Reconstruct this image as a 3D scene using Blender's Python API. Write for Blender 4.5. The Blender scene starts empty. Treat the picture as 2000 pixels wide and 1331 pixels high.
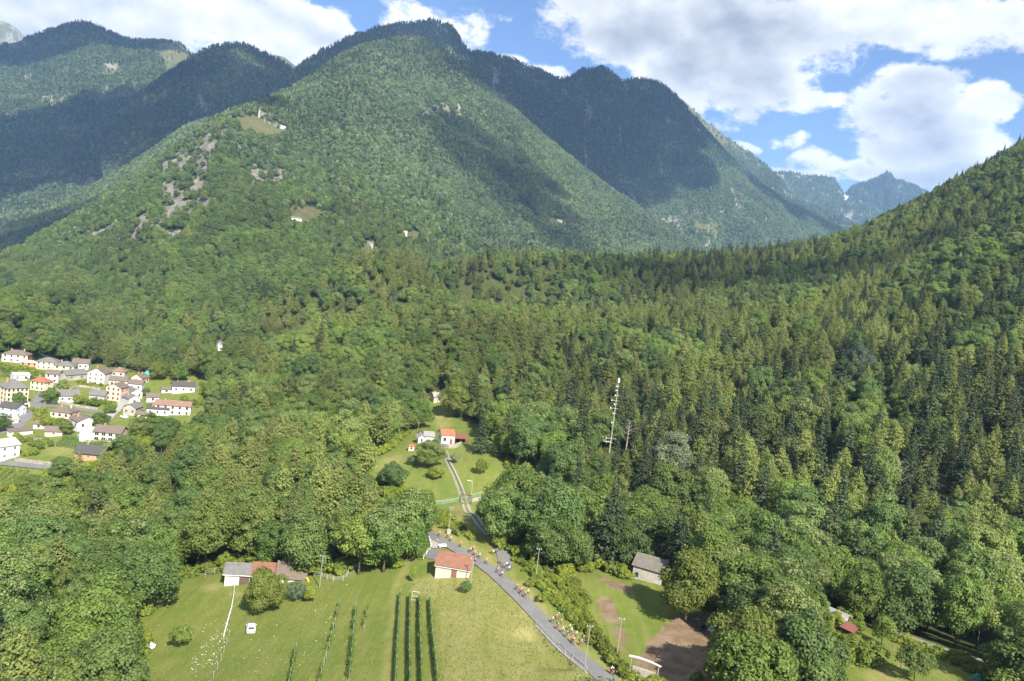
import bpy, math, random, bmesh
import numpy as np
from mathutils import Vector, Matrix, Euler
import time
T0 = time.time()
D = bpy.data
SC = bpy.context.scene
COL = SC.collection
R = math.radians

# ------------------------------------------------------------------ camera
F_PX, CX, CY = 1555.0, 1000.0, 665.5
PITCH, ROLL = R(4.6), R(7.0)
_f = np.array([0, math.cos(PITCH), -math.sin(PITCH)])
_r0 = np.array([1.0, 0, 0]); _u0 = np.array([0, math.sin(PITCH), math.cos(PITCH)])
_r = math.cos(ROLL) * _r0 + math.sin(ROLL) * _u0
_u = -math.sin(ROLL) * _r0 + math.cos(ROLL) * _u0
cam_d = D.cameras.new("camera"); cam = D.objects.new("camera", cam_d); COL.objects.link(cam)
cam_d.sensor_width = 36.0; cam_d.lens = 36.0 * F_PX / 2000.0
cam_d.clip_start = 1.0; cam_d.clip_end = 60000.0
cam.matrix_world = Matrix(((_r[0], _u[0], -_f[0], 0), (_r[1], _u[1], -_f[1], 0), (_r[2], _u[2], -_f[2], 0), (0, 0, 0, 1)))
SC.camera = cam

# ------------------------------------------------------------------ light
SUN_EL = R(40.0); SUN_AZ = R(156.0)            # azimuth of the sun, clockwise from +Y (the view): behind, to the right
TO_SUN = np.array([math.sin(SUN_AZ) * math.cos(SUN_EL), math.cos(SUN_AZ) * math.cos(SUN_EL), math.sin(SUN_EL)])
sun_d = D.lights.new("sun", 'SUN'); sun_d.energy = 5.0; sun_d.angle = R(0.53); sun_d.color = (1.0, 0.935, 0.82)
sun = D.objects.new("sun", sun_d); COL.objects.link(sun)
sun.rotation_euler = Vector(TO_SUN).to_track_quat('Z', 'Y').to_euler(); sun.location = (0, 0, 300)
SC.view_settings.view_transform = 'Standard'; SC.view_settings.look = 'None'
SC.view_settings.gamma = 1.0; SC.view_settings.use_curve_mapping = False
SC.view_settings.exposure = 1.2
SC.render.film_transparent = False
SC.cycles.max_bounces = 5; SC.cycles.diffuse_bounces = 3; SC.cycles.glossy_bounces = 2
SC.cycles.transmission_bounces = 3; SC.cycles.volume_bounces = 1; SC.cycles.transparent_max_bounces = 8
SC.cycles.use_denoising = True
try:
    SC.cycles.denoiser = 'OPENIMAGEDENOISE'; SC.cycles.denoising_input_passes = 'RGB_ALBEDO_NORMAL'
    SC.cycles.denoising_prefilter = 'ACCURATE'
except Exception: pass

def ray(u, v):
    return _f + (u - CX) / F_PX * _r - (v - CY) / F_PX * _u
def un(u, v, d):
    return ray(u, v) * d
def proj(P):
    P = np.atleast_2d(P); t = np.maximum(P @ _f, 1e-3)
    return CX + F_PX * (P @ _r) / t, CY - F_PX * (P @ _u) / t, P @ _f
def azel(u, v):
    w = ray(u, v); w = w / np.linalg.norm(w)
    return math.atan2(w[0], w[1]), math.asin(w[2])

# ------------------------------------------------------------------ world: Nishita sky with fair-weather clouds
world = D.worlds.new("World"); SC.world = world; world.use_nodes = True
NT = world.node_tree; NT.nodes.clear()
class G:
    """tiny node-graph helper"""
    def __init__(s, nt): s.nt = nt
    def n(s, typ, **kw):
        nd = s.nt.nodes.new(typ)
        for k, v in kw.items(): setattr(nd, k, v)
        return nd
    def setin(s, nd, key, v):
        if v is None: return
        i = nd.inputs[key]
        if hasattr(v, 'is_output') or isinstance(v, bpy.types.NodeSocket): s.nt.links.new(v, i)
        else: i.default_value = v
    def m(s, op, a, b=None, c=None, clamp=False):
        nd = s.n('ShaderNodeMath', operation=op, use_clamp=clamp)
        s.setin(nd, 0, a); s.setin(nd, 1, b); s.setin(nd, 2, c)
        return nd.outputs[0]
    def mix(s, f, a, b, typ='MIX'):
        nd = s.n('ShaderNodeMix', data_type='RGBA', blend_type=typ)
        s.setin(nd, 0, f); s.setin(nd, 6, a); s.setin(nd, 7, b)
        return nd.outputs[2]
    def noise(s, vec, scale, detail=4.0, rough=0.55, dist=0.0, lac=2.0):
        nd = s.n('ShaderNodeTexNoise'); s.setin(nd, 'Vector', vec); s.setin(nd, 'Scale', scale)
        s.setin(nd, 'Detail', detail); s.setin(nd, 'Roughness', rough); s.setin(nd, 'Distortion', dist); s.setin(nd, 'Lacunarity', lac)
        return nd.outputs['Fac']
    def ramp(s, f, lo, hi, a=0.0, b=1.0, smooth=True):
        nd = s.n('ShaderNodeMapRange', interpolation_type='SMOOTHSTEP' if smooth else 'LINEAR', clamp=True)
        for k, v in zip((0, 1, 2, 3, 4), (f, lo, hi, a, b)): s.setin(nd, k, v)
        return nd.outputs[0]
g = G(NT)
sky = g.n('ShaderNodeTexSky', sky_type='NISHITA'); sky.sun_disc = False
sky.sun_elevation = SUN_EL; sky.sun_rotation = SUN_AZ; sky.altitude = 400; sky.air_density = 1.0; sky.dust_density = 0.3; sky.ozone_density = 2.2
tc = g.n('ShaderNodeTexCoord'); sep = g.n('ShaderNodeSeparateXYZ'); NT.links.new(tc.outputs['Generated'], sep.inputs[0])
AZ = g.m('ARCTAN2', sep.outputs[0], sep.outputs[1]); EL = g.m('ARCSINE', sep.outputs[2])
# a slow warp so that the cloud outlines are not ellipses
mp = g.n('ShaderNodeMapping'); NT.links.new(tc.outputs['Generated'], mp.inputs[0]); mp.inputs['Scale'].default_value = (1, 1, 1.5)
DIR = mp.outputs[0]
w1 = g.m('SUBTRACT', g.noise(DIR, 7.0, 3.0), 0.5)
mp2 = g.n('ShaderNodeMapping'); NT.links.new(DIR, mp2.inputs[0]); mp2.inputs['Location'].default_value = (3.1, 7.7, 1.3)
w2 = g.m('SUBTRACT', g.noise(mp2.outputs[0], 7.0, 3.0), 0.5)
AZw = g.m('MULTIPLY_ADD', w1, 0.10, AZ); ELw = g.m('MULTIPLY_ADD', w2, 0.06, EL)
# clouds: pixel centre, half sizes (pixels), density weight, greyness of the base
CLOUDS = [
 (150, 20, 260, 75, 1.0, .30), (420, 45, 190, 75, 1.1, .12), (560, 75, 130, 62, 1.25, .05), (300, 60, 120, 60, 1.0, .2), (30, 60, 120, 60, .8, .4), (640,70,55,40,1.0,.0),
 (800, 38, 85, 34, .5, .1), (905, 18, 70, 24, .42, .1), (885, 62, 70, 30, .34, .15),
 (1240, 45, 190, 80, 1.2, .75), (1420, 70, 190, 120, 1.3, .55), (1330, 130, 110, 75, 1.1, .75), (1470, 165, 110, 70, 1.1, .6), (1560, 60, 160, 75, 1.1, .25),
 (1300, 160, 80, 45, 1.0, .2), (1360, 205, 60, 40, .8, .35), (1700, 25, 260, 62, 1.1, .12), (1900, 45, 180, 55, 1.0, .12), (1850, 80, 70, 26, .8, .15),
 (1790, 185, 110, 62, 1.1, .75), (1730, 225, 100, 60, 1.0, .9), (1850, 235, 110, 60, 1.2, .25), (1940, 195, 50, 42, 1.15, .05), (1800, 290, 130, 60, 1.05, .75), (1900, 300, 95, 60, 1.25, .08), (1820, 340, 150, 40, 1.0, .8),
 (1565, 205, 85, 22, .7, .1), (1545, 275, 40, 16, .42, .1), (1590, 320, 70, 22, .42, .1), (1090, 148, 75, 20, .75, .05), (1000, 125, 50, 16, .5, .1),
 (1560, 345, 90, 18, .7, .0), (1420, 250, 30, 16, .45, .1), (1450, 288, 40, 12, .45, .1), (1680, 325, 40, 14, .5, .1), (540,120,60,30,.9,.1), (470,100,120,40,.9,.2),
]
field = None; grey = None
for (u, v, ru, rv, wt, gr) in CLOUDS:
    a0, e0 = azel(u, v); ra, re = ru / F_PX * 0.96, rv / F_PX * 0.96
    x = g.m('MULTIPLY_ADD', AZw, 1 / ra, -a0 / ra); y = g.m('MULTIPLY_ADD', ELw, 1 / re, -e0 / re)
    r2 = g.m('MULTIPLY_ADD', x, x, g.m('MULTIPLY', y, y))
    b = g.m('MULTIPLY', g.m('SUBTRACT', 1.0, g.m('MINIMUM', r2, 3.0)), wt)
    # darker towards the base of the cloud
    sh = g.m('MULTIPLY', g.m('MAXIMUM', b, 0.0), g.m('MULTIPLY_ADD', g.m('MULTIPLY', y, -0.45), gr, gr, clamp=True))
    field = b if field is None else g.m('SMOOTH_MAX', field, b, 0.15)
    grey = sh if grey is None else g.m('SMOOTH_MAX', grey, sh, 0.12)
# the same kind of sky goes on outside the frame
far = g.m('MULTIPLY', g.m('SUBTRACT', g.noise(DIR, 2.6, 2.0), 0.52), 5.0)
outside = g.m('MAXIMUM', g.ramp(g.m('ABSOLUTE', AZ), 0.62, 0.80), g.ramp(EL, 0.36, 0.48))
far = g.m('MULTIPLY_ADD', g.m('SUBTRACT', far, -2.0), outside, -2.0)
field = g.m('MAXIMUM', field, far)
fb = g.noise(DIR, 13.0, 9.0, 0.66)
fb2 = g.noise(DIR, 36.0, 6.0, 0.66)
edge = g.m('MULTIPLY_ADD', g.m('SUBTRACT', fb, 0.5), 2.5, g.m('MULTIPLY', g.m('SUBTRACT', fb2, 0.5), 1.5))
dens = g.m('MULTIPLY_ADD', field, 1.0, edge)
mask = g.ramp(dens, 0.02, 0.58)
# shading inside the cloud: billows lit from behind the camera
mp3 = g.n('ShaderNodeMapping'); NT.links.new(DIR, mp3.inputs[0]); mp3.inputs['Location'].default_value = (0.012, 0, 0.022)
fbs = g.noise(mp3.outputs[0], 8.0, 4.0, 0.5); fbl = g.noise(DIR, 8.0, 4.0, 0.5)
rel = g.m('SUBTRACT', fbl, fbs)
lit = g.m('MULTIPLY_ADD', rel, 2.3, g.ramp(dens, 0.1, 1.4, 0.93, 0.84))
lit = g.m('SUBTRACT', lit, g.m('MULTIPLY', grey, g.m('MULTIPLY_ADD', fbl, 1.5, -0.18)))
lit = g.m('MINIMUM', g.m('MAXIMUM', lit, 0.12), 1.0)
ccol = g.mix(lit, (0.20, 0.25, 0.34, 1), (1.0, 1.0, 1.0, 1))
CLOUD_GAIN = 0.60
cc = g.n('ShaderNodeVectorMath', operation='SCALE'); g.setin(cc, 0, ccol); cc.inputs['Scale'].default_value = CLOUD_GAIN
ss = g.n('ShaderNodeVectorMath', operation='SCALE'); g.setin(ss, 0, sky.outputs[0]); ss.inputs['Scale'].default_value = 0.062
tint = g.mix(1.0, ss.outputs[0], (0.86, 0.96, 1.16, 1), 'MULTIPLY')
tot = g.mix(mask, tint, cc.outputs[0])
bg = g.n('ShaderNodeBackground'); g.setin(bg, 'Color', tot); bg.inputs['Strength'].default_value = 1.0
wo = g.n('ShaderNodeOutputWorld'); NT.links.new(bg.outputs[0], wo.inputs['Surface'])
world.cycles.sampling_method = 'MANUAL'; world.cycles.sample_map_resolution = 256

# ------------------------------------------------------------------ helpers
rng = np.random.default_rng(7); random.seed(7)
def _hash(ix, iy, s):
    h = (ix.astype(np.int64) * 374761393 + iy.astype(np.int64) * 668265263 + s * 1442695041) & 0xFFFFFFFF
    h = ((h ^ (h >> 13)) * 1274126177) & 0xFFFFFFFF
    return ((h ^ (h >> 16)) & 0xFFFF) / 65535.0
def vnoise(x, y, s=0):
    ix = np.floor(x); iy = np.floor(y); fx = x - ix; fy = y - iy
    fx = fx * fx * fx * (fx * (fx * 6 - 15) + 10); fy = fy * fy * fy * (fy * (fy * 6 - 15) + 10)
    a = _hash(ix, iy, s); b = _hash(ix + 1, iy, s); c = _hash(ix, iy + 1, s); d = _hash(ix + 1, iy + 1, s)
    return (a * (1 - fx) + b * fx) * (1 - fy) + (c * (1 - fx) + d * fx) * fy
def fbm(x, y, oct=5, s=0, gain=0.5, ridged=False):
    t = np.zeros_like(x, dtype=float); a = 1.0; n = 0.0
    for o in range(oct):
        v = vnoise(x * 2 ** o + 17.3 * o, y * 2 ** o - 9.1 * o, s + o)
        t += a * ((1 - np.abs(2 * v - 1)) if ridged else v); n += a; a *= gain
    return t / n - 0.5
def inpoly(u, v, poly):
    u = np.asarray(u, float); v = np.asarray(v, float); c = np.zeros(u.shape, bool); n = len(poly)
    for i in range(n):
        x1, y1 = poly[i]; x2, y2 = poly[(i + 1) % n]
        if y1 == y2: continue
        k = ((y1 > v) != (y2 > v)) & (u < (x2 - x1) * (v - y1) / (y2 - y1) + x1); c ^= k
    return c
def polydist(u, v, pts, w=None):
    """distance in pixels to a polyline"""
    u = np.asarray(u, float); v = np.asarray(v, float); best = np.full(u.shape, 1e9)
    for (x1, y1), (x2, y2) in zip(pts[:-1], pts[1:]):
        dx, dy = x2 - x1, y2 - y1; t = np.clip(((u - x1) * dx + (v - y1) * dy) / (dx * dx + dy * dy), 0, 1)
        best = np.minimum(best, np.hypot(u - x1 - t * dx, v - y1 - t * dy))
    return best

def mesh_np(name, V, Fq, mats, smooth=True, attrs=None, mi=None):
    me = D.meshes.new(name); V = np.asarray(V, np.float32); Fq = np.asarray(Fq, np.int32)
    k = Fq.shape[1]
    me.vertices.add(len(V)); me.vertices.foreach_set('co', V.ravel())
    me.loops.add(Fq.size); me.loops.foreach_set('vertex_index', Fq.ravel())
    me.polygons.add(len(Fq)); me.polygons.foreach_set('loop_start', np.arange(0, Fq.size, k, dtype=np.int32))
    if mi is not None: me.polygons.foreach_set('material_index', np.asarray(mi, np.int32))
    for m in (mats if isinstance(mats, (list, tuple)) else [mats]): me.materials.append(m)
    me.update(calc_edges=True)
    if smooth: me.polygons.foreach_set('use_smooth', np.ones(len(Fq), bool))
    for k2, a in (attrs or {}).items():
        at = me.attributes.new(k2, 'FLOAT', 'POINT'); at.data.foreach_set('value', np.asarray(a, np.float32).ravel())
    return me
def link(name, data, parent=None, **props):
    o = D.objects.new(name, data); COL.objects.link(o)
    if parent is not None: o.parent = parent
    for k, v in props.items():
        if v is not None: o[k] = v
    return o
def thing(name, label, cat, loc=(0, 0, 0), rz=0.0, group=None, rx=0.0, ry=0.0):
    o = link(name, None, None, label=label, category=cat, group=group)
    o.location = Vector([float(c) for c in loc]); o.rotation_euler = (rx, ry, rz); o.empty_display_size = 0.5
    return o

class MB:
    """collects boxes, tubes and faces into one mesh"""
    def __init__(s): s.v = []; s.f = []; s.m = []
    def add(s, verts, faces, m=0):
        o = len(s.v); s.v += [tuple(map(float, p)) for p in verts]; s.f += [tuple(i + o for i in f) for f in faces]; s.m += [m] * len(faces); return s
    def box(s, c, d, rz=0.0, m=0, taper=1.0, rx=0.0, ry=0.0):
        hx, hy, hz = d[0] / 2, d[1] / 2, d[2] / 2
        M = Euler((rx, ry, rz)).to_matrix(); C = Vector(c)
        P = []
        for z, k in ((-hz, 1.0), (hz, taper)):
            for x, y in ((-hx, -hy), (hx, -hy), (hx, hy), (-hx, hy)): P.append(M @ Vector((x * k, y * k, z)) + C)
        return s.add(P, [(3, 2, 1, 0), (4, 5, 6, 7), (0, 1, 5, 4), (1, 2, 6, 5), (2, 3, 7, 6), (3, 0, 4, 7)], m)
    def tube(s, pts, rad, n=6, m=0, cap=True):
        pts = [Vector(p) for p in pts]; k = len(pts)
        if not hasattr(rad, '__len__'): rad = [rad] * k
        P = []; ref = None
        for i, p in enumerate(pts):
            t = (pts[min(i + 1, k - 1)] - pts[max(i - 1, 0)]).normalized()
            a = t.cross(Vector((0, 0, 1)) if abs(t.z) < 0.95 else Vector((1, 0, 0))).normalized()
            if ref is not None and a.dot(ref) < 0: a = -a
            ref = a; b = t.cross(a)
            for j in range(n):
                q = 2 * math.pi * j / n; P.append(p + a * (math.cos(q) * rad[i]) + b * (math.sin(q) * rad[i]))
        Fs = [(i * n + j, i * n + (j + 1) % n, (i + 1) * n + (j + 1) % n, (i + 1) * n + j) for i in range(k - 1) for j in range(n)]
        if cap: Fs += [tuple(range(n))[::-1], tuple((k - 1) * n + j for j in range(n))]
        return s.add(P, Fs, m)
    def ball(s, c, r, sc=(1, 1, 1), m=0, nu=8, nv=6):
        P = [(c[0], c[1], c[2] + r * sc[2])]
        for i in range(1, nv):
            th = math.pi * i / nv
            for j in range(nu):
                ph = 2 * math.pi * j / nu
                P.append((c[0] + r * sc[0] * math.sin(th) * math.cos(ph), c[1] + r * sc[1] * math.sin(th) * math.sin(ph), c[2] + r * sc[2] * math.cos(th)))
        P.append((c[0], c[1], c[2] - r * sc[2])); Fs = []
        for j in range(nu): Fs.append((0, 1 + j, 1 + (j + 1) % nu))
        for i in range(nv - 2):
            for j in range(nu): a = 1 + i * nu; b = a + nu; Fs.append((a + j, b + j, b + (j + 1) % nu, a + (j + 1) % nu))
        a = 1 + (nv - 2) * nu; e = len(P) - 1
        for j in range(nu): Fs.append((a + j, e, a + (j + 1) % nu))
        return s.add(P, Fs, m)
    def ring(s, c, r, w, n=14, m=0, axis='x'):
        pts = []
        for j in range(n + 1):
            q = 2 * math.pi * j / n
            pts.append((c[0], c[1] + r * math.cos(q), c[2] + r * math.sin(q)) if axis == 'x' else (c[0] + r * math.cos(q), c[1], c[2] + r * math.sin(q)))
        return s.tube(pts, w, n=5, m=m, cap=False)
    def mesh(s, name, mats, smooth=False):
        me = D.meshes.new(name); me.from_pydata(s.v, [], s.f)
        for x in (mats if isinstance(mats, (list, tuple)) else [mats]): me.materials.append(x)
        if any(s.m): me.polygons.foreach_set('material_index', s.m)
        if smooth: me.polygons.foreach_set('use_smooth', [True] * len(s.f))
        me.update(); return me
    def build(s, name, mats, parent=None, smooth=False, **props):
        return link(name, s.mesh(name, mats, smooth), parent, **props)

def material(name):
    m = D.materials.new(name); m.use_nodes = True; nt = m.node_tree; nt.nodes.clear()
    gg = G(nt); out = gg.n('ShaderNodeOutputMaterial'); return m, gg, out
_plain = {}
def plain(name, col, rough=0.8, var=0.25, scale=1.5, bump=0.0, metal=0.0, spec=0.3, stain=None):
    """a procedural surface: base colour broken by two scales of noise, optional stain colour and bump"""
    if name in _plain: return _plain[name]
    m, gg, out = material(name)
    tcn = gg.n('ShaderNodeTexCoord').outputs['Object']
    n1 = gg.noise(tcn, scale, 5.0, 0.6); n2 = gg.noise(tcn, scale * 7, 3.0, 0.6)
    f = gg.m('MULTIPLY_ADD', n2, 0.5, gg.m('MULTIPLY', n1, 0.5))
    lo = tuple(c * (1 - var) for c in col) + (1,); hi = tuple(min(1, c * (1 + var)) for c in col) + (1,)
    c = gg.mix(gg.ramp(f, 0.3, 0.7), lo, hi)
    if stain: c = gg.mix(gg.ramp(gg.noise(tcn, scale * 0.6, 4.0, 0.65), 0.52, 0.66, 0, stain[3]), c, tuple(stain[:3]) + (1,))
    p = gg.n('ShaderNodeBsdfPrincipled'); gg.setin(p, 'Base Color', c); p.inputs['Roughness'].default_value = rough
    p.inputs['Metallic'].default_value = metal; p.inputs['Specular IOR Level'].default_value = spec
    if bump:
        bp = gg.n('ShaderNodeBump'); bp.inputs['Strength'].default_value = bump; bp.inputs['Distance'].default_value = 0.05
        gg.setin(bp, 'Height', n2); m.node_tree.links.new(bp.outputs[0], p.inputs['Normal'])
    m.node_tree.links.new(p.outputs[0], out.inputs['Surface']); _plain[name] = m; return m

# ------------------------------------------------------------------ near terrain: thin-plate surface through surveyed points
# (pixel, depth in metres, canopy height above the ground if the pixel shows tree tops)
CTRL = [
 (800,1331,121,0),(800,1170,163,0),(900,1331,120,0),(885,1126,172,0),(950,1060,188,0),(855,1045,190,0),(905,985,215,0),(872,895,290,0),(870,870,300,0),
 (1190,1310,135,0),(1100,1220,150,0),(980,1120,170,0),(1000,1331,124,0),(1050,1260,141,0),(600,1331,124,0),(640,1240,148,0),(700,1133,178,0),(430,1331,128,0),(490,1224,157,0),(440,1140,180,0),(560,1152,180,0),(300,1180,172,0),(300,1270,146,0),
 (1300,1280,139,0),(1260,1135,172,0),(1180,1150,165,0),(1400,1250,147,0),(1350,1331,128,0),(1850,1290,144,0),(1700,1225,160,0),(2000,1310,140,0),(1780,1245,156,0),
 (1190,880,300,0),(960,900,280,0),(770,900,280,0),(860,790,370,6),
 (1300,700,400,15),(1200,600,570,16),(1200,510,860,16),(1400,500,1060,16),(1550,480,1100,16),(1100,490,940,16),(950,505,860,16),(850,508,800,15),(700,600,560,15),(780,540,700,15),
 (500,720,420,14),(600,800,340,14),(400,900,250,14),(650,950,220,14),(100,1050,185,14),(150,1250,128,13),(0,960,240,14),(30,1150,155,14),
 (0,700,480,0),(30,790,375,0),(350,765,430,0),(250,800,380,0),(20,897,300,0),(190,892,295,0),(100,850,330,0),(80,912,288,0),(120,720,470,0),(300,740,450,0),
 (1900,600,430,16),(2000,290,960,14),(1850,355,1000,14),(1700,432,1050,14),(1900,450,660,15),(1700,520,740,15),(1600,620,490,16),(1800,800,300,16),(1950,900,250,16),(1600,950,235,15),(1500,800,320,16),(1400,1000,220,14),(1800,1050,200,15),(1980,1150,170,14),
 (1080,1060,190,4),(1000,950,240,12),(1100,780,345,15),(950,700,410,15),(750,700,420,15),
]
EXTRA = [(-420,300,-98),(-520,520,-104),(-330,160,-96),(-200,60,-85),(-60,40,-66),(60,30,-64),(200,60,-58),(260,160,-40),(420,300,20),(650,420,170),(900,900,420),(1000,1500,420),
 (-700,800,-108),(-400,760,-106),(-150,640,-104),(-60,820,-100),(-100,1100,-110),(0,1250,-70),(150,1500,-60),(450,1600,-10),(800,1900,150),(-700,400,-104),(-600,1200,-110),(-900,1600,-120),(-300,1800,-120),(0,2400,-120),(500,2500,-60)]
_cp = []
for (u, v, d, h) in CTRL:
    p = un(u, v, d); _cp.append((p[0], p[1], p[2] - h))
_cp = np.array(_cp + EXTRA, float)
_S = 400.0
def _U(r2): return 0.5 * r2 * np.log(r2 + 1e-9)
def _tps(P, lam=0.004):
    X = P[:, :2] / _S; n = len(P); r2 = ((X[:, None] - X[None]) ** 2).sum(-1)
    K = _U(r2) + lam * np.eye(n); Q = np.hstack([np.ones((n, 1)), X])
    A = np.block([[K, Q], [Q.T, np.zeros((3, 3))]]); return X, np.linalg.solve(A, np.concatenate([P[:, 2], np.zeros(3)]))
_TX, _TW = _tps(_cp)
_WL = None
def ground_z(x, y):
    x = np.asarray(x, float); y = np.asarray(y, float); sh = x.shape; X = np.stack([x.ravel(), y.ravel()], 1) / _S
    z = np.empty(len(X))
    for i in range(0, len(X), 40000):
        q = X[i:i + 40000]; r2 = ((q[:, None] - _TX[None]) ** 2).sum(-1)
        z[i:i + 40000] = _U(r2) @ _TW[:-3] + _TW[-3] + q @ _TW[-2:]
    xr = x.ravel(); yr = y.ravel(); far = np.clip((yr - 330) / 500, 0, 1)
    z += far * 22 * fbm(xr / 260, yr / 260, 4, 3) + 0.22 * fbm(xr / 9, yr / 9, 3, 5)
    # the meadow lies lower than the road along the retaining wall
    nr_ = np.where((yr > 115) & (yr < 175) & (xr > -15) & (xr < 35))[0]
    if _WL is not None and len(nr_):
        q = np.stack([xr[nr_], yr[nr_]], 1); best = np.full(len(q), 1e9); sd = np.zeros(len(q)); en = np.zeros(len(q))
        for k in range(len(_WL) - 1):
            a, b = _WL[k], _WL[k + 1]; d = b - a; t = np.clip(((q - a) @ d) / (d @ d), 0, 1); r = q - a - t[:, None] * d; ds = np.hypot(r[:, 0], r[:, 1])
            m_ = ds < best; best[m_] = ds[m_]; sd[m_] = (d[0] * r[m_, 1] - d[1] * r[m_, 0]); en[m_] = np.clip(np.minimum(k + t[m_], len(_WL) - 1 - k - t[m_]) / (0.15 * len(_WL)), 0, 1)
        z[nr_] -= 1.1 * np.clip((best - 0.1) / 0.5, 0, 1) * np.clip(1.25 - best / 7.0, 0, 1) * (sd < 0) * en
    return z.reshape(sh)
def gz(x, y): return float(ground_z(np.array([x]), np.array([y]))[0])
def at(u, v, dz=0.0, tmin=70.0, tmax=2200.0):
    """where the line of sight through a pixel meets the ground"""
    w = ray(u, v); t = np.geomspace(tmin, tmax, 500); P = w[None] * t[:, None]
    below = P[:, 2] < ground_z(P[:, 0], P[:, 1])
    k = int(np.argmax(below)) if below.any() else len(t) - 1
    t2 = np.linspace(t[max(k - 1, 0)], t[k], 60); P = w[None] * t2[:, None]
    below = P[:, 2] < ground_z(P[:, 0], P[:, 1]); j = int(np.argmax(below)) if below.any() else 59
    p = P[j]; return Vector((p[0], p[1], gz(p[0], p[1]) + dz))
def ats(uv): return [at(u, v) for u, v in uv]

# clearings as seen from the air: outlines on the ground
MEADOW = [(270,1331),(275,1250),(290,1190),(330,1150),(380,1125),(440,1120),(560,1128),(690,1125),(690,1108),(780,1112),(800,1080),(825,1045),(850,1045),(1000,1110),(1180,1300),(1205,1345),(700,1600),(270,1345)]
YARD = [(720,898),(760,885),(800,850),(838,842),(930,838),(985,880),(980,930),(950,965),(940,1000),(955,1045),(985,1090),(1010,1115),(960,1110),(850,1050),(825,1035),(838,1000),(845,980),(800,965),(770,935),(725,940)]
HUTGLADE = [(838,800),(850,785),(870,790),(884,815),(880,842),(845,842)]
PASTURE = [(1005,1112),(1060,1108),(1120,1130),(1160,1112),(1230,1135),(1300,1130),(1330,1180),(1400,1210),(1400,1345),(1200,1345),(1120,1235)]
VILLAGE = [(-60,690),(0,688),(60,690),(170,712),(230,722),(300,735),(395,742),(412,775),(370,812),(280,838),(250,868),(215,882),(195,905),(90,925),(60,948),(-60,965)]
GARDEN = [(1650,1250),(1690,1215),(1760,1240),(1900,1300),(2100,1345),(1640,1400),(1660,1300)]
CLEAR = [MEADOW, YARD, HUTGLADE, PASTURE, VILLAGE, GARDEN]
ROADPX = [(812,1040),(845,1048),(893,1073),(948,1107),(1003,1155),(1058,1212),(1112,1268),(1165,1312),(1225,1372)]

def smooth_path(pts, step=1.2):
    P = np.array([[p.x, p.y] for p in pts]); t = np.linspace(0, len(P) - 1, 400); Q = cr(np.column_stack([P, np.zeros(len(P))]), t)[:, :2]
    s = np.concatenate([[0], np.cumsum(np.linalg.norm(np.diff(Q, axis=0), axis=1))]); n = max(3, int(s[-1] / step)); ss = np.linspace(0, s[-1], n)
    return np.column_stack([np.interp(ss, s, Q[:, 0]), np.interp(ss, s, Q[:, 1])])
def cr(P, t):
    """Catmull-Rom through rows of P (k, 3) at t in 0..k-1"""
    k = len(P); i = np.clip(np.floor(t).astype(int), 0, k - 2); f = (t - i)[:, None]
    p0 = P[np.maximum(i - 1, 0)]; p1 = P[i]; p2 = P[i + 1]; p3 = P[np.minimum(i + 2, k - 1)]
    return 0.5 * (2 * p1 + (p2 - p0) * f + (2 * p0 - 5 * p1 + 4 * p2 - p3) * f ** 2 + (3 * p1 - p0 - 3 * p2 + p3) * f ** 3)
def unit(v): return v / (np.linalg.norm(v, axis=-1, keepdims=True) + 1e-9)
RPTS = ats(ROADPX); RQ = smooth_path(RPTS); _tq = unit(np.gradient(RQ, axis=0)); _eq = RQ + np.stack([_tq[:, 1], -_tq[:, 0]], 1) * 2.45
_eu, _ev, _ = proj(np.column_stack([_eq, ground_z(_eq[:, 0], _eq[:, 1])])); _WL = _eq[(_eu > 1040) & (_eu < 1150)][::3]

# grid in view-wise perspective spacing: fine near, coarse far
na, nr = 420, 520
aa = np.linspace(-1.05, 1.05, na); yy = np.concatenate([np.linspace(15, 95, 20, endpoint=False), np.geomspace(95, 2600, nr - 20)])
A2, Y2 = np.meshgrid(aa, yy); Xg = A2 * np.maximum(Y2, 60); Zg = ground_z(Xg, Y2)
PG = np.stack([Xg.ravel(), Y2.ravel(), Zg.ravel()], 1); gu, gv, gt = proj(PG)
inq = lambda poly: (inpoly(gu, gv, poly) & (gt > 60)).astype(float)
mead = inq(MEADOW); yard = inq(YARD); past = inq(PASTURE); vill = inq(VILLAGE); gard = inq(GARDEN); hutg = inq(HUTGLADE)
grass = np.clip(mead + yard + past + vill + gard + hutg, 0, 1)
dirt = np.zeros(len(PG))
DIRTPOLY = [(1165,1172),(1190,1165),(1200,1205),(1180,1215)], [(1285,1232),(1305,1214),(1350,1200),(1420,1195),(1430,1345),(1225,1345),(1240,1300),(1265,1262)], [(1160,1118),(1240,1150),(1240,1165),(1180,1140)]
for pl in DIRTPOLY: dirt = np.maximum(dirt, inq(pl))
for ln, w in (([(1200,1145),(1192,1170),(1200,1200),(1215,1235),(1225,1270)], 4.0), ([(1185,1200),(1207,1240),(1212,1290)], 3.0), ([(1240,1150),(1262,1195)], 2.2)):
    dirt = np.maximum(dirt, np.clip(1.6 - polydist(gu, gv, ln) / w, 0, 1) * (gt > 60))
dry = np.zeros(len(PG))
for pl in ([(805,1130),(950,1110),(1010,1150),(1180,1331),(860,1345),(846,1175),(800,1165)], [(640,1110),(690,1110),(690,1130),(640,1130)], [(735,900),(800,880),(775,930),(740,930)], [(838,800),(870,790),(884,815),(880,842),(845,842)], [(870,985),(925,985),(945,1030),(925,1050),(885,1010)], [(80,872),(145,860),(150,885),(95,895)], [(1690,1310),(1770,1290),(1780,1340),(1690,1345)]):
    dry = np.maximum(dry, inq(pl) * 0.75)
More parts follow.
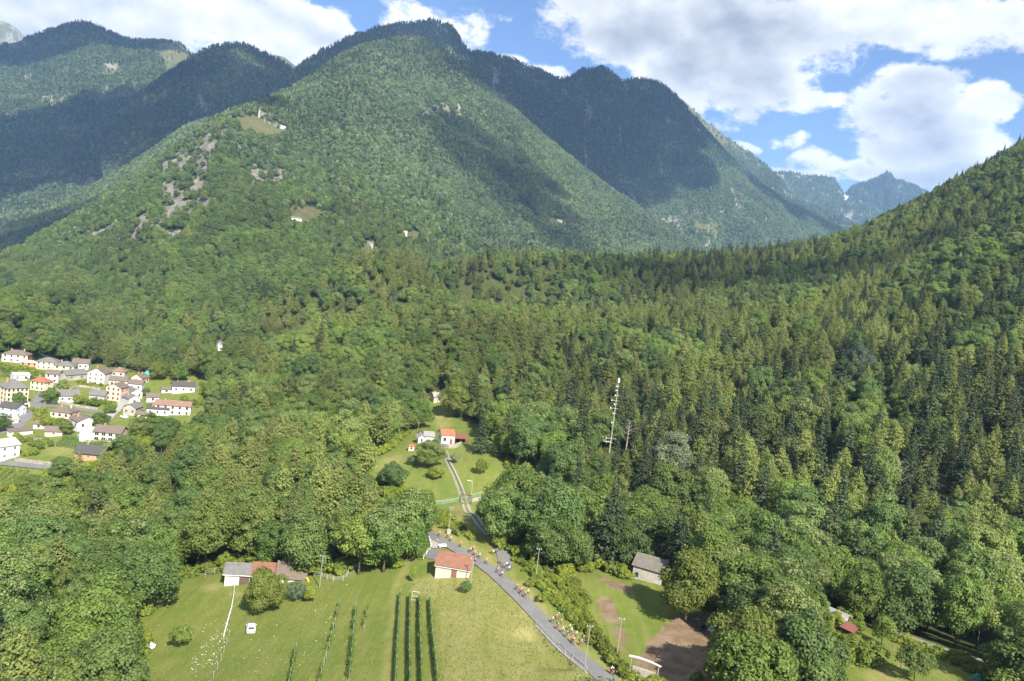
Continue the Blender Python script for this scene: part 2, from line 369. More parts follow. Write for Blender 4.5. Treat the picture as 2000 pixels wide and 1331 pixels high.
dry = np.maximum(dry, np.clip(1.5 - polydist(gu, gv, [(800,1085),(790,1120),(775,1150),(762,1230),(748,1345)]) / 7, 0, 1))
dry = np.maximum(dry, 0.8 * np.clip(1.6 - polydist(gu, gv, [(a + 14, b - 8) for a, b in ROADPX]) / 12, 0, 1))
dry = np.maximum(dry, 0.9 * np.clip(1.3 - polydist(gu, gv, [(400,1150),(440,1145),(450,1160),(470,1160)]) / 9, 0, 1))
def soft(a):
    a = a.reshape(nr, na)
    for _ in range(5):
        b = a.copy(); b[1:-1, 1:-1] = (a[1:-1, 1:-1] * 2 + a[:-2, 1:-1] + a[2:, 1:-1] + a[1:-1, :-2] + a[1:-1, 2:]) / 6; a = b
    return a.ravel()
def grow(a, k):
    a = a.reshape(nr, na).copy()
    for _ in range(k):
        b = a.copy(); b[1:] = np.maximum(b[1:], a[:-1]); b[:-1] = np.maximum(b[:-1], a[1:]); b[:, 1:] = np.maximum(b[:, 1:], a[:, :-1]); b[:, :-1] = np.maximum(b[:, :-1], a[:, 1:]); a = b
    return a.ravel()
grass_in = grass.copy(); grass = grow(grass, 5)
idx = np.arange(nr * na).reshape(nr, na)
Fg = np.stack([idx[:-1, :-1], idx[:-1, 1:], idx[1:, 1:], idx[1:, :-1]], -1).reshape(-1, 4)

m, gg, out = material("ground_cover"); GROUND_M = m
ge = gg.n('ShaderNodeNewGeometry').outputs['Position']
att = lambda k: gg.n('ShaderNodeAttribute', attribute_name=k).outputs['Fac']
nbig = gg.noise(ge, 0.045, 5, 0.6); nmid = gg.noise(ge, 0.35, 5, 0.65); nfin = gg.noise(ge, 3.2, 4, 0.7)
st = gg.n('ShaderNodeMapping'); gg.setin(st, 'Vector', ge); st.inputs['Rotation'].default_value = (0, 0, R(-4)); st.inputs['Scale'].default_value = (1.0, 0.06, 1)
nstr = gg.noise(st.outputs[0], 0.55, 5, 0.65)
nrag0 = gg.noise(ge, 0.11, 6, 0.7)
gr1 = gg.mix(gg.ramp(nbig, 0.3, 0.7), (0.118, 0.160, 0.028, 1), (0.170, 0.198, 0.042, 1))
nsw = gg.noise(st.outputs[0], 1.5, 3, 0.6)
gr1 = gg.mix(gg.ramp(nsw, 0.45, 0.6, 0, 0.35), gr1, (0.095, 0.140, 0.024, 1))
gr1 = gg.mix(gg.ramp(nmid, 0.38, 0.68, 0, 0.5), gr1, (0.205, 0.205, 0.055, 1))
gr1 = gg.mix(gg.ramp(nstr, 0.42, 0.66, 0, 0.7), gr1, (0.225, 0.215, 0.068, 1))
gr1 = gg.mix(gg.ramp(nfin, 0.35, 0.75, 0, 0.5), gr1, (0.075, 0.125, 0.018, 1)); gr1 = gg.mix(gg.ramp(nrag0, 0.45, 0.75, 0, 0.5), gr1, (0.085, 0.145, 0.022, 1))
dryc = gg.mix(gg.ramp(nmid, 0.3, 0.7), (0.27, 0.245, 0.095, 1), (0.215, 0.215, 0.065, 1))
nrag = gg.noise(ge, 0.16, 6, 0.7)
edgew = lambda f, lo=0.3, hi=0.7: gg.ramp(gg.m('ADD', f, gg.m('MULTIPLY', gg.m('SUBTRACT', nrag, 0.5), 1.3)), lo, hi)
c = gg.mix(gg.m('MULTIPLY', edgew(att('dry'), 0.15, 0.85), gg.ramp(nstr, 0.25, 0.55, 0.25, 0.95)), gr1, dryc)
soil = gg.mix(gg.ramp(nmid, 0.3, 0.7), (0.17, 0.115, 0.07, 1), (0.28, 0.205, 0.135, 1)); soil = gg.mix(gg.ramp(nfin, 0.3, 0.8, 0, 0.5), soil, (0.12, 0.08, 0.05, 1))
c = gg.mix(edgew(att('dirt'), 0.28, 0.62), c, soil)
flr = gg.mix(gg.ramp(nmid, 0.3, 0.7), (0.040, 0.050, 0.016, 1), (0.075, 0.090, 0.026, 1))
c = gg.mix(edgew(att('grass'), 0.35, 0.65), flr, c)
p = gg.n('ShaderNodeBsdfPrincipled'); gg.setin(p, 'Base Color', c); p.inputs['Roughness'].default_value = 0.95; p.inputs['Specular IOR Level'].default_value = 0.1
bp = gg.n('ShaderNodeBump'); bp.inputs['Strength'].default_value = 0.6; bp.inputs['Distance'].default_value = 0.25; gg.setin(bp, 'Height', nfin); m.node_tree.links.new(bp.outputs[0], p.inputs['Normal'])
m.node_tree.links.new(p.outputs[0], out.inputs['Surface'])
link("ground", mesh_np("ground", PG, Fg, GROUND_M, attrs=dict(grass=soft(grass), dirt=soft(dirt), dry=soft(dry))), kind='structure', label='valley floor of meadows, pasture and wooded terrace')

# ------------------------------------------------------------------ mountains: surfaces lofted from crest to foot
m, gg, out = material("mountain_ground"); MOUNT_M = m
ge = gg.n('ShaderNodeNewGeometry'); pos = ge.outputs['Position']
att = lambda k: gg.n('ShaderNodeAttribute', attribute_name=k).outputs['Fac']
nb = gg.noise(pos, 0.004, 6, 0.6); nm = gg.noise(pos, 0.03, 6, 0.65); nf = gg.noise(pos, 0.12, 6, 0.7)
wood = gg.mix(gg.ramp(nm, 0.3, 0.7), (0.035, 0.055, 0.018, 1), (0.060, 0.085, 0.028, 1))
rockc = gg.mix(gg.ramp(nf, 0.35, 0.65), (0.17, 0.15, 0.125, 1), (0.38, 0.35, 0.305, 1)); rockc = gg.mix(gg.ramp(nm, 0.45, 0.62, 0, 0.6), rockc, (0.085, 0.10, 0.04, 1))
mgr = gg.mix(gg.ramp(nm, 0.3, 0.7), (0.115, 0.125, 0.045, 1), (0.175, 0.165, 0.075, 1))
f_r = gg.ramp(gg.m('ADD', att('rock'), gg.m('MULTIPLY', gg.m('SUBTRACT', nf, 0.5), 1.3)), 0.40, 0.65)
f_g = gg.ramp(gg.m('ADD', att('mead'), gg.m('MULTIPLY', gg.m('SUBTRACT', nm, 0.5), 0.8)), 0.35, 0.65)
c = gg.mix(f_g, wood, mgr); c = gg.mix(f_r, c, rockc); c = gg.mix(att('snow'), c, (0.8, 0.8, 0.82, 1))
p = gg.n('ShaderNodeBsdfPrincipled'); gg.setin(p, 'Base Color', c); p.inputs['Roughness'].default_value = 0.95; p.inputs['Specular IOR Level'].default_value = 0.1
bp = gg.n('ShaderNodeBump'); bp.inputs['Strength'].default_value = 1.0; bp.inputs['Distance'].default_value = 9.0; gg.setin(bp, 'Height', nf); m.node_tree.links.new(bp.outputs[0], p.inputs['Normal'])
m.node_tree.links.new(p.outputs[0], out.inputs['Surface'])

SHEETS = {}
def mountain(name, label, rows, nu, nv, amp, wl, crest_amp, seed, rockfn=None, meadfn=None, gully=1.0, snowfn=None, back=500.0, backdrop=420.0):
    """rows: crest, (mid,) foot as lists of (u, v, depth). A far side falls away behind the crest."""
    W = [np.array([un(*q) for q in r]) for r in rows]
    tt = np.linspace(0, 1, nu); L = []
    for P in W: L.append(cr(P, tt * (len(P) - 1)))
    crest = L[0]; away = np.stack([crest[:, 0], crest[:, 1], np.zeros(nu)], 1); away /= np.linalg.norm(away, axis=1, keepdims=True)
    b1 = crest + away * back * 0.25; b1[:, 2] -= backdrop * 0.12; b2 = crest + away * back; b2[:, 2] -= backdrop
    foot = L[-1] - away * 40; foot = foot.copy(); foot[:, 2] -= 90
    L = [b2, b1] + L + [foot]
    L = np.array(L); k = len(L); sv = np.linspace(0, k - 1, nv); sv = np.sort(np.unique(np.append(sv, [1.0, 2.0])))
    S = np.array([cr(L[:, j], sv) for j in range(nu)]).transpose(1, 0, 2)   # (nv, nu, 3)
    nvv = len(sv)
    du = np.gradient(S, axis=1); dv = np.gradient(S, axis=0); N = np.cross(dv, du); N /= np.linalg.norm(N, axis=2, keepdims=True) + 1e-9
    N *= np.sign(N[..., 2:3] + 1e-9)
    # noise in along-slope coordinates: gullies run down the slope
    s_al = np.cumsum(np.linalg.norm(np.diff(crest, axis=0, prepend=crest[:1]), axis=1))[None, :] + S[..., 0] * 0.0
    x, y, z = S[..., 0], S[..., 1], S[..., 2]
    nz = fbm(x / wl, (y + 0.7 * z) / wl, 5, seed) * 1.2
    wob = 0.55 * fbm(x / wl, y / wl, 3, seed + 40)
    gl = fbm(s_al / (wl * 0.55) + wob * 2.0, (y * 0.2 + z * 0.6) / (wl * 2.6), 4, seed + 9, ridged=True)
    fade = np.clip((sv - 2.0) / 0.5, 0, 1)[:, None]; low = np.clip((k - 1 - sv) / 0.8, 0, 1)[:, None]
    disp = amp * (nz + gully * gl) * (0.12 + 0.88 * fade) * low
    P = S + N * disp[..., None]
    P[..., 2] += 0.4 * crest_amp * fbm(s_al / (crest_amp * 5), np.zeros_like(s_al) + seed, 4, seed + 3) * np.clip(1 - np.abs(sv - 2.0) / 0.6, 0, 1)[:, None]
    P[..., 2] += 1.0 * crest_amp * fbm(s_al / (crest_amp * 1.9), np.zeros_like(s_al) + seed, 3, seed + 6, ridged=True) * np.clip(1 - np.abs(sv - 2.0) / 0.35, 0, 1)[:, None]
    P = P.reshape(-1, 3); u, v, t = proj(P)
    rock = rockfn(u, v, P) if rockfn else np.zeros(len(P)); mead = meadfn(u, v, P) if meadfn else np.zeros(len(P)); snow = snowfn(u, v, P) if snowfn else np.zeros(len(P))
    I = np.arange(nvv * nu).reshape(nvv, nu); Fq = np.stack([I[:-1, :-1], I[1:, :-1], I[1:, 1:], I[:-1, 1:]], -1).reshape(-1, 4)
    link(name, mesh_np(name, P, Fq, MOUNT_M, attrs=dict(rock=rock, mead=mead, snow=snow)), kind='structure', label=label)
    SHEETS[name] = (P, Fq, rock, mead)

def steep_rock(lo, hi, s, k=1.0, poly=None):
    def fn(u, v, P):
        n = fbm(P[:, 0] / 60, (P[:, 1] + P[:, 2] * 0.5) / 160, 4, s) + 0.5
        r = np.clip((n - lo) / (hi - lo), 0, 1) * k
        if poly:
            n2 = fbm(P[:, 0] / 22 + P[:, 2] / 50, (P[:, 1] + P[:, 2]) / 40, 4, s + 5) + 0.5
            r = np.maximum(r * 0.35, sum((inpoly(u, v, q) * np.clip((n2 - 0.32) * 4.5, 0, 1)).astype(float) for q in poly))
        return np.clip(r, 0, 1)
    return fn
def px_mead(polys):
    return lambda u, v, P: np.clip(sum(inpoly(u, v, q).astype(float) for q in polys), 0, 1)

M1 = [((-300,640,1150),(-300,700,850),(-300,770,540)),((-150,575,1250),(-150,650,900),(-150,735,540)),((0,510,1350),(0,600,950),(0,715,540)),((120,445,1450),(110,550,1000),(120,705,570)),
 ((220,380,1520),(210,510,1060),(230,705,620)),((330,305,1580),(310,460,1120),(330,705,650)),((450,228,1680),(430,400,1220),(430,705,680)),((540,197,1950),(540,400,1300),(530,690,740)),
 ((620,152,2250),(640,380,1420),(620,650,830)),((700,102,2550),(730,350,1600),(700,610,950)),((790,82,2800),(810,330,1850),(780,580,1100)),((850,97,2850),(880,340,1980),(850,560,1250)),
 ((900,134,2880),(940,360,2100),(920,555,1400)),((1000,217,2950),(1010,390,2250),(1000,550,1600)),((1100,302,3050),(1090,420,2450),(1090,545,1850)),((1200,377,3150),(1180,445,2650),(1180,545,2150)),
 ((1300,442,3250),(1280,485,2900),(1280,555,2500)),((1420,507,3350),(1400,540,3050),(1400,585,2800)),((1600,580,3450),(1600,600,3200),(1600,640,3000))]
rp = [[(300,330),(430,235),(455,240),(420,300),(400,370),(430,400),(330,480),(230,480),(140,475),(200,440),(320,380)], [(260,430),(320,425),(290,490),(262,490)], [(440,330),(560,330),(580,365),(450,365)], [(500,215),(555,215),(555,255),(520,240)],[(645,555),(665,555),(668,580),(648,580)],[(820,200),(900,205),(900,240),(820,235)],[(660,515),(700,515),(700,540),(660,540)]]
M1_MEADS = [[(458,228),(500,226),(540,245),(560,262),(520,265),(470,250)], [(565,408),(600,402),(632,408),(620,432),(566,436)], [(770,452),(820,452),(815,464),(772,462)], [(705,478),(740,478),(738,494),(702,492)], [(1070,428),(1105,428),(1105,440),(1072,438)], [(95,600),(150,600),(150,610),(92,610)]]
mountain("mountain_main", "broad wooded mountain with a rocky spur, rising behind the village", list(zip(*M1)), 300, 120, 48, 420, 12, 11,
   rockfn=steep_rock(0.70, 0.78, 71, 0.6, rp), meadfn=px_mead(M1_MEADS))
M1B = [((-250,560,2250),(-250,640,1900)),((0,458,2350),(0,560,1950)),((100,412,2450),(120,510,2000)),((250,330,2550),(260,430,2100)),((380,246,2650),(400,330,2200)),((470,235,2750),(480,330,2300))]
mountain("mountain_flank", "lower wooded flank left of the rocky spur", list(zip(*M1B)), 130, 40, 20, 400, 6, 21, steep_rock(0.7, 0.8, 72, 0.5))
M3 = [((-350,190,4700),(-350,400,3600),(-350,640,2500)),((-200,130,4750),(-200,330,3600),(-200,600,2500)),((-60,112,4780),(-60,300,3600),(-60,560,2550)),((0,96,4800),(0,290,3600),(0,530,2600)),((40,86,4800),(60,280,3650),(60,510,2650)),((110,62,4800),(120,260,3700),(120,480,2700)),((165,53,4800),(180,240,3750),(180,460,2800)),((205,66,4800),(220,230,3800),(230,430,2900)),((250,82,4800),(260,215,3900),(290,390,3100)),((335,88,4850),(320,200,4000),(350,340,3300)),((385,120,4900),(370,210,4150),(400,300,3500)),((440,170,4950),(430,240,4300),(460,300,3700)),((520,240,5000),(510,280,4400),(530,320,3900))]
gl3 = [[(380,118),(335,86),(300,84),(330,140),(350,165),(372,150)], [(0,45),(60,90),(20,100)]]
mountain("mountain_left", "high dark mountain in cloud shade at the left", list(zip(*M3)), 230, 90, 120, 750, 46, 31, steep_rock(0.62, 0.74, 73, 0.7), px_mead(gl3), back=900, backdrop=500)
M3B = [((200,250,3500),(200,350,3000)),((250,206,3550),(260,320,3050)),((310,165,3600),(330,300,3100)),((380,118,3700),(400,290,3150)),((420,101,3750),(440,280,3200)),((470,97,3800),(490,280,3250)),((510,112,3850),(530,290,3300)),((560,136,3900),(570,300,3350)),((620,190,3950),(640,300,3400)),((700,240,4000),(700,320,3500))]
mountain("mountain_shoulder", "dark rounded wooded shoulder left of the main summit", list(zip(*M3B)), 140, 50, 60, 520, 22, 41, steep_rock(0.64, 0.74, 74, 0.7))
M2 = [((440,270,3600),(440,350,3100)),((500,215,3650),(500,340,3150)),((560,158,3700),(570,320,3200)),((620,114,3800),(640,300,3250)),((700,77,3900),(720,290,3300)),((780,58,4000),(800,280,3300)),((850,57,4050),(870,280,3300)),((885,68,4100),(900,290,3350)),((920,107,4200),(940,310,3450)),((1000,125,4300),(1010,340,3500)),((1090,161,4400),(1080,380,3550)),((1135,151,4500),(1130,410,3600)),((1180,149,4550),(1170,430,3650)),((1215,173,4600),(1210,450,3650)),((1245,168,4650),(1240,460,3650)),((1290,177,4750),(1290,480,3650)),((1335,215,4800),(1350,500,3600)),((1385,272,4850),(1410,520,3600)),((1440,332,4900),(1450,530,3650)),((1510,384,4950),(1500,520,3800)),((1590,428,5000),(1570,520,4000)),((1680,465,5050),(1660,530,4100)),((1800,500,5100),(1780,540,4200))]
lw = [(1190,290),(1260,320),(1380,380),(1480,440),(1490,490),(1300,480),(1220,400)]
mountain("mountain_ridge", "long dark ridge behind the main mountain, with rocky crest knobs", list(zip(*M2)), 320, 90, 110, 600, 60, 51, steep_rock(0.62, 0.74, 75, 0.7), px_mead([[(1350,430),(1400,435),(1400,455),(1355,450)], [(1225,420),(1245,420),(1245,436),(1225,434)]]), back=700, backdrop=420)
M0 = [((1270,190,6300),(1270,400,5200)),((1330,206,6300),(1330,400,5200)),((1385,250,6300),(1385,400,5200)),((1440,289,6300),(1440,420,5200)),((1505,338,6300),(1505,430,5200)),((1550,385,6300),(1550,440,5200)),((1620,420,6300),(1620,460,5300)),((1700,450,6300),(1700,480,5300))]
mountain("mountain_far_spur", "sunlit grassy spur running down into the far valley", list(zip(*M0)), 140, 40, 80, 420, 44, 61, steep_rock(0.58, 0.72, 76, 0.7), lambda u, v, P: np.clip(0.15 + (P[:, 2] - 900) / 900, 0.15, 0.6), back=800)
FF = [((1420,330,8200),(1420,430,7200)),((1480,345,8200),(1480,440,7200)),((1510,343,8200),(1510,440,7200)),((1530,342,8200),(1530,440,7200)),((1575,348,8200),(1575,440,7200)),((1622,352,8200),(1622,440,7200)),((1640,368,8200),(1640,440,7200)),((1652,382,8200),(1652,440,7200)),((1690,400,8200),(1690,450,7200)),((1760,420,8200),(1760,460,7200))]
mountain("mountain_far_wall", "hazy rock wall closing the far valley", list(zip(*FF)), 140, 40, 130, 380, 60, 81, steep_rock(0.56, 0.72, 77, 0.7), lambda u, v, P: np.full(len(u), 0.3), back=900, snowfn=lambda u, v, P: inpoly(u, v, [(1649,376),(1656,380),(1655,390),(1649,386)]).astype(float))
FP = [((1600,430,8900),(1600,470,7600)),((1645,390,8900),(1645,470,7600)),((1665,372,8900),(1665,470,7600)),((1700,359,8900),(1700,470,7600)),((1722,350,8900),(1722,470,7600)),((1735,344,8900),(1735,470,7600)),((1748,356,8900),(1748,470,7600)),((1775,364,8900),(1775,470,7600)),((1800,374,8900),(1800,470,7600)),((1870,410,8900),(1870,480,7600))]
mountain("mountain_far_peak", "pointed hazy peak at the head of the valley", list(zip(*FP)), 140, 40, 150, 450, 55, 91, steep_rock(0.60, 0.76, 78, 0.6), lambda u, v, P: np.clip((P[:, 2] - 1150) / 700, 0, 1) * 0.5, back=900)
P1 = [((-160,60,8400),(-160,160,7600)),((-60,40,8400),(-60,150,7600)),((0,46,8400),(0,150,7600)),((25,56,8400),(25,150,7600)),((50,76,8400),(50,150,7600)),((110,120,8400),(110,170,7600)),((200,170,8400),(200,200,7600))]
mountain("mountain_far_corner", "pale bare summit in the top left corner", list(zip(*P1)), 60, 24, 60, 400, 14, 101, steep_rock(0.4, 0.55, 79, 1.0), lambda u, v, P: np.full(len(u), 0.6), back=900)
P2 = [((440,180,6600),(440,220,6000)),((500,132,6600),(500,200,6000)),((522,115,6600),(522,200,6000)),((550,114,6600),(550,200,6000)),((575,130,6600),(575,200,6000)),((640,180,6600),(640,230,6000))]
mountain("mountain_far_knoll", "small green knoll between the shoulder and the main ridge", list(zip(*P2)), 60, 24, 40, 350, 10, 111, steep_rock(0.6, 0.7, 80, 0.6), lambda u, v, P: np.full(len(u), 0.5), back=900)
print("terrain", round(time.time() - T0, 1))

# ------------------------------------------------------------------ trees: prototypes made of leaf-sized faces
def _gray(self, v):
    c_ = self.n('ShaderNodeCombineColor')
    for i_ in range(3): self.setin(c_, i_, v)
    return c_.outputs[0]
G.n_gray = _gray
def leaf_mat(name, cols, tip=None, transl=0.34, far=False, dark=None):
    m, gg, out = material(name); VAR = 0.55 if far else 0.32
    oi = gg.n('ShaderNodeObjectInfo'); rnd = oi.outputs['Random']
    tone = gg.n('ShaderNodeAttribute', attribute_name='tone').outputs['Fac']
    loc = gg.noise(oi.outputs['Location'], 0.006 if far else 0.02, 3, 0.6)
    k = gg.m('FRACT', gg.m('ADD', gg.m('MULTIPLY', rnd, 0.6), gg.m('MULTIPLY', loc, 0.9)))
    rp = gg.n('ShaderNodeValToRGB'); gg.setin(rp, 0, k); el = rp.color_ramp.elements
    while len(el) < len(cols): el.new(0.5)
    for i, c in enumerate(cols): el[i].position = i / (len(cols) - 1); el[i].color = tuple(c) + (1,)
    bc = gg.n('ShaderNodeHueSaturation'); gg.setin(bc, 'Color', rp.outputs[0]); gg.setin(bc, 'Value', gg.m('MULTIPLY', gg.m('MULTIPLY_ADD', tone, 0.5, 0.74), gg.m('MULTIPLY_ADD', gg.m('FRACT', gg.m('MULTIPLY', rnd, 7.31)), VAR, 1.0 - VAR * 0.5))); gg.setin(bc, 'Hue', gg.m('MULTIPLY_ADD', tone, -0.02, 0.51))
    stand = gg.ramp(gg.noise(oi.outputs['Location'], 0.0045 if far else 0.012, 4, 0.65), 0.3, 0.7, 0.74, 1.26)
    col = gg.mix(1.0, bc.outputs[0], gg.n_gray(stand), 'MULTIPLY')
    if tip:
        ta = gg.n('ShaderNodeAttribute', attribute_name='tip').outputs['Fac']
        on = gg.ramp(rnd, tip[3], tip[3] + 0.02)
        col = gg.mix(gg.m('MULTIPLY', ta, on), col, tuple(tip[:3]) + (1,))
    if far:
        d = gg.n('ShaderNodeBsdfDiffuse'); gg.setin(d, 'Color', col); sh = d.outputs[0]
    else:
        d = gg.n('ShaderNodeBsdfPrincipled'); gg.setin(d, 'Base Color', col); d.inputs['Roughness'].default_value = 0.55; d.inputs['Specular IOR Level'].default_value = 0.25
        t = gg.n('ShaderNodeBsdfTranslucent'); tcx = gg.n('ShaderNodeHueSaturation'); gg.setin(tcx, 'Color', col); tcx.inputs['Value'].default_value = 1.5; gg.setin(t, 'Color', tcx.outputs[0])
        mx = gg.n('ShaderNodeMixShader'); mx.inputs[0].default_value = transl; m.node_tree.links.new(d.outputs[0], mx.inputs[1]); m.node_tree.links.new(t.outputs[0], mx.inputs[2]); sh = mx.outputs[0]
    m.node_tree.links.new(sh, out.inputs['Surface']); return m
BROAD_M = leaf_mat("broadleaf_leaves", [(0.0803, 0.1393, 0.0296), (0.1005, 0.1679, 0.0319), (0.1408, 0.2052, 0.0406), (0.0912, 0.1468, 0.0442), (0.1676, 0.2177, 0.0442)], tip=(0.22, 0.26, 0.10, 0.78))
LARCH_M = leaf_mat("larch_needles", [(0.1406, 0.1768, 0.0489), (0.1794, 0.2112, 0.0611), (0.155, 0.1919, 0.0461), (0.2009, 0.2239, 0.0707)])
SPRUCE_M = leaf_mat("spruce_needles", [(0.0357, 0.0554, 0.0193), (0.0499, 0.0725, 0.0235), (0.0404, 0.064, 0.0279), (0.0654, 0.0853, 0.0257)], transl=0.1)
PALE_M = leaf_mat("silvery_leaves", [(0.20, 0.23, 0.13), (0.17, 0.21, 0.12)])
BLUE_M = leaf_mat("bluish_leaves", [(0.085, 0.125, 0.078), (0.10, 0.14, 0.085)])
YELG_M = leaf_mat("yellow_green_leaves", [(0.135, 0.1665, 0.0304), (0.1485, 0.1845, 0.038)])
SHRUB_M = leaf_mat("shrub_leaves", [(0.1656, 0.2248, 0.032), (0.2232, 0.2645, 0.038), (0.1368, 0.1917, 0.034)])
FARB_M = leaf_mat("far_broadleaf", [(0.074, 0.1244, 0.0402), (0.1075, 0.1668, 0.0488), (0.0834, 0.1384, 0.0429), (0.1412, 0.1838, 0.0803), (0.1615, 0.195, 0.1032)], far=True)
FARC_M = leaf_mat("far_conifer", [(0.036, 0.0575, 0.0264), (0.048, 0.0713, 0.0286), (0.0624, 0.0851, 0.033)], far=True)
BARK_M = plain("bark", (0.11, 0.085, 0.062), 0.95, 0.4, 2.0)
PBARK_M = plain("pale_bark", (0.33, 0.29, 0.24), 0.9, 0.35, 2.0)
def quads(P, N, s, asp=1.0, rg=rng, up=None):
    n = len(P); N = unit(N); a = rg.normal(size=(n, 3))
    if up is not None: a = up + 0.35 * a
    A = unit(np.cross(N, a)); B = np.cross(N, A); s = np.asarray(s).reshape(-1, 1) * np.ones((n, 1))
    A = A * s * 0.5; B = B * s * 0.5 * asp
    V = np.stack([P - A - B * 0.55, P + A - B * 0.55 * 0.6, P + A * 0.75 + B, P - A * 0.6 + B], 1).reshape(-1, 3)
    return V
def sph(n, rg):
    z = rg.uniform(-1, 1, n); a = rg.uniform(0, 2 * math.pi, n); q = np.sqrt(1 - z * z); return np.stack([q * np.cos(a), q * np.sin(a), z], 1)
def leaves_mesh(name, V, tone, mat_, tip=None):
    n = len(V) // 4; Fq = np.arange(4 * n).reshape(n, 4); at_ = dict(tone=np.repeat(tone, 4))
    at_['tip'] = np.repeat(tip if tip is not None else np.zeros(n), 4)
    return mesh_np(name, V, Fq, mat_, smooth=False, attrs=at_)
def crown_broad(seed, h=13.0, r=5.0, nl=34, per=230, ls=0.42, base=0.08, tall=1.0, tips=True, squash=0.72, nn=0.34):
    rg = np.random.default_rng(seed); Vs = []; T = []; TI = []
    c = np.array([0, 0, h * (0.5 + base / 2)]); E = np.array([r * rg.uniform(.85, 1.12), r * rg.uniform(.85, 1.12), h * (1 - base) / 2]) * 0.78
    ph = rg.uniform(0, 6.28); ga = 2.39996
    for i in range(nl):
        zz = 1 - 1.75 * (i + 0.5) / nl; q = math.sqrt(max(0, 1 - zz * zz)); a = ga * i + ph
        f = rg.uniform(0.62, 1.16)
        d = np.array([q * math.cos(a), q * math.sin(a), zz]); C = c + d * E * f
        if rg.random() < 0.18: C = c + d * E * 0.5
        lr = r * rg.uniform(0.22, 0.48)
        n = int(per * (lr / (0.37 * r)) ** 2); dirs = sph(n, rg); dirs = unit(dirs + np.array([0, 0, 0.55]) + d * 0.45)
        rad = lr * rg.uniform(0.72, 1.06, n)[:, None] * np.array([1, 1, squash])
        P = C + dirs * rad; P += rg.normal(size=(n, 3)) * 0.14 * lr
        Vs.append(quads(P, dirs + rg.normal(size=(n, 3)) * nn + np.array([0, 0, .2]), ls * rg.uniform(0.6, 1.35, n), 1.25, rg))
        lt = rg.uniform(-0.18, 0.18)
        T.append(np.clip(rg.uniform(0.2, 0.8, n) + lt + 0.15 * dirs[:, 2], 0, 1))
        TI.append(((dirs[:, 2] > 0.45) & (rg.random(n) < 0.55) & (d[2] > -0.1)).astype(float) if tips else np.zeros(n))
    return np.concatenate(Vs), np.concatenate(T), np.concatenate(TI)
def crown_conifer(seed, h=18.0, r=2.9, base=0.22, droop=0.25, whorl=0.55, nb=7, ls=0.5, prof=0.85, rag=0.25, per=9, hang=0.5):
    rg = np.random.default_rng(seed); P = []; N = []; T = []; S = []
    z = h * base
    while z < h * 0.99:
        t = (z - h * base) / (h * (1 - base)); L0 = r * (1 - t) ** prof * min(1.0, 0.55 + 2.2 * t) + 0.12
        for b in range(nb if t < 0.85 else 5):
            a = rg.uniform(0, 6.283); L = L0 * rg.uniform(1 - rag * 1.6, 1 + rag * 0.6)
            if rg.random() < rag * 0.35: continue
            dx = np.array([math.cos(a), math.sin(a), 0]); sx = np.array([-math.sin(a), math.cos(a), 0])
            n = max(3, int(per * (L / r) + 2)); s = rg.uniform(0.25, 1.0, n); s[0] = 1.0
            zz = z + rg.uniform(-0.2, 0.2) - droop * L * s ** 1.5 + 0.12 * L * s ** 3
            p = dx[None] * (L * s)[:, None]; p = p + sx[None] * (rg.normal(size=n) * 0.20 * L * (1.15 - 0.6 * s))[:, None]; p[:, 2] += zz - rg.uniform(0, hang, n) * (1 - 0.5 * t)
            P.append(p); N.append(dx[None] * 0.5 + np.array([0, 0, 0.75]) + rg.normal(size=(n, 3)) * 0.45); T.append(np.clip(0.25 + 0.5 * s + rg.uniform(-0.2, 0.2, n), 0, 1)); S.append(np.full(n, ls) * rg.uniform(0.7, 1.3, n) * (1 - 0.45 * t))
        z += whorl * (1 - 0.35 * t) * rg.uniform(0.8, 1.2)
    P = np.concatenate(P); N = np.concatenate(N); up = np.zeros_like(P); up[:, :2] = unit(P[:, :2] + 1e-4)
    return quads(P, N, np.concatenate(S), 1.35, rg), np.concatenate(T), None
def trunk_mb(h, r0, seed, limbs=5, top=0.75, crown=0.4, mb=None):
    rg = random.Random(seed); mb = mb or MB(); pts = []; rad = []
    for i in range(6):
        t = i / 5; pts.append((rg.uniform(-.15, .15) * t * 2, rg.uniform(-.15, .15) * t * 2, -0.6 + (h * top + 0.6) * t)); rad.append(r0 * (1.25 if i == 0 else 1) * (1 - 0.78 * t))
    mb.tube(pts, rad, 6)
    for k in range(limbs):
        t = crown + (top - crown) * (k + 0.5) / max(limbs, 1) * 0.9; a = 2.4 * k + rg.uniform(0, 1); L = h * rg.uniform(.16, .26); z = h * t
        mb.tube([(0, 0, z), (math.cos(a) * L * .55, math.sin(a) * L * .55, z + L * .35), (math.cos(a) * L, math.sin(a) * L, z + L * .75)], [r0 * .42, r0 * .28, r0 * .1], 5)
    return mb
PROTO = {}     # kind -> list of (crown mesh, trunk mesh, joined mesh, height, radius)
PCOL = {}
def join_mesh(name, a, b):
    bm = bmesh.new(); bm.from_mesh(a); k = len(a.materials)
    nf = len(bm.faces); bm.from_mesh(b); bm.faces.ensure_lookup_table()
    for f in bm.faces[nf:]: f.material_index += k
    me = D.meshes.new(name); bm.to_mesh(me); bm.free()
    for x in list(a.materials) + list(b.materials): me.materials.append(x)
    return me
def add_proto(kind, crown, mat_, trunk, h, r, joined=True, tmat=None):
    cm = leaves_mesh("crown", crown[0], crown[1], mat_, crown[2]); tm = trunk.mesh("trunk", tmat or BARK_M, True)
    PROTO.setdefault(kind, []).append((cm, tm, join_mesh(kind, cm, tm) if joined else None, h, r))
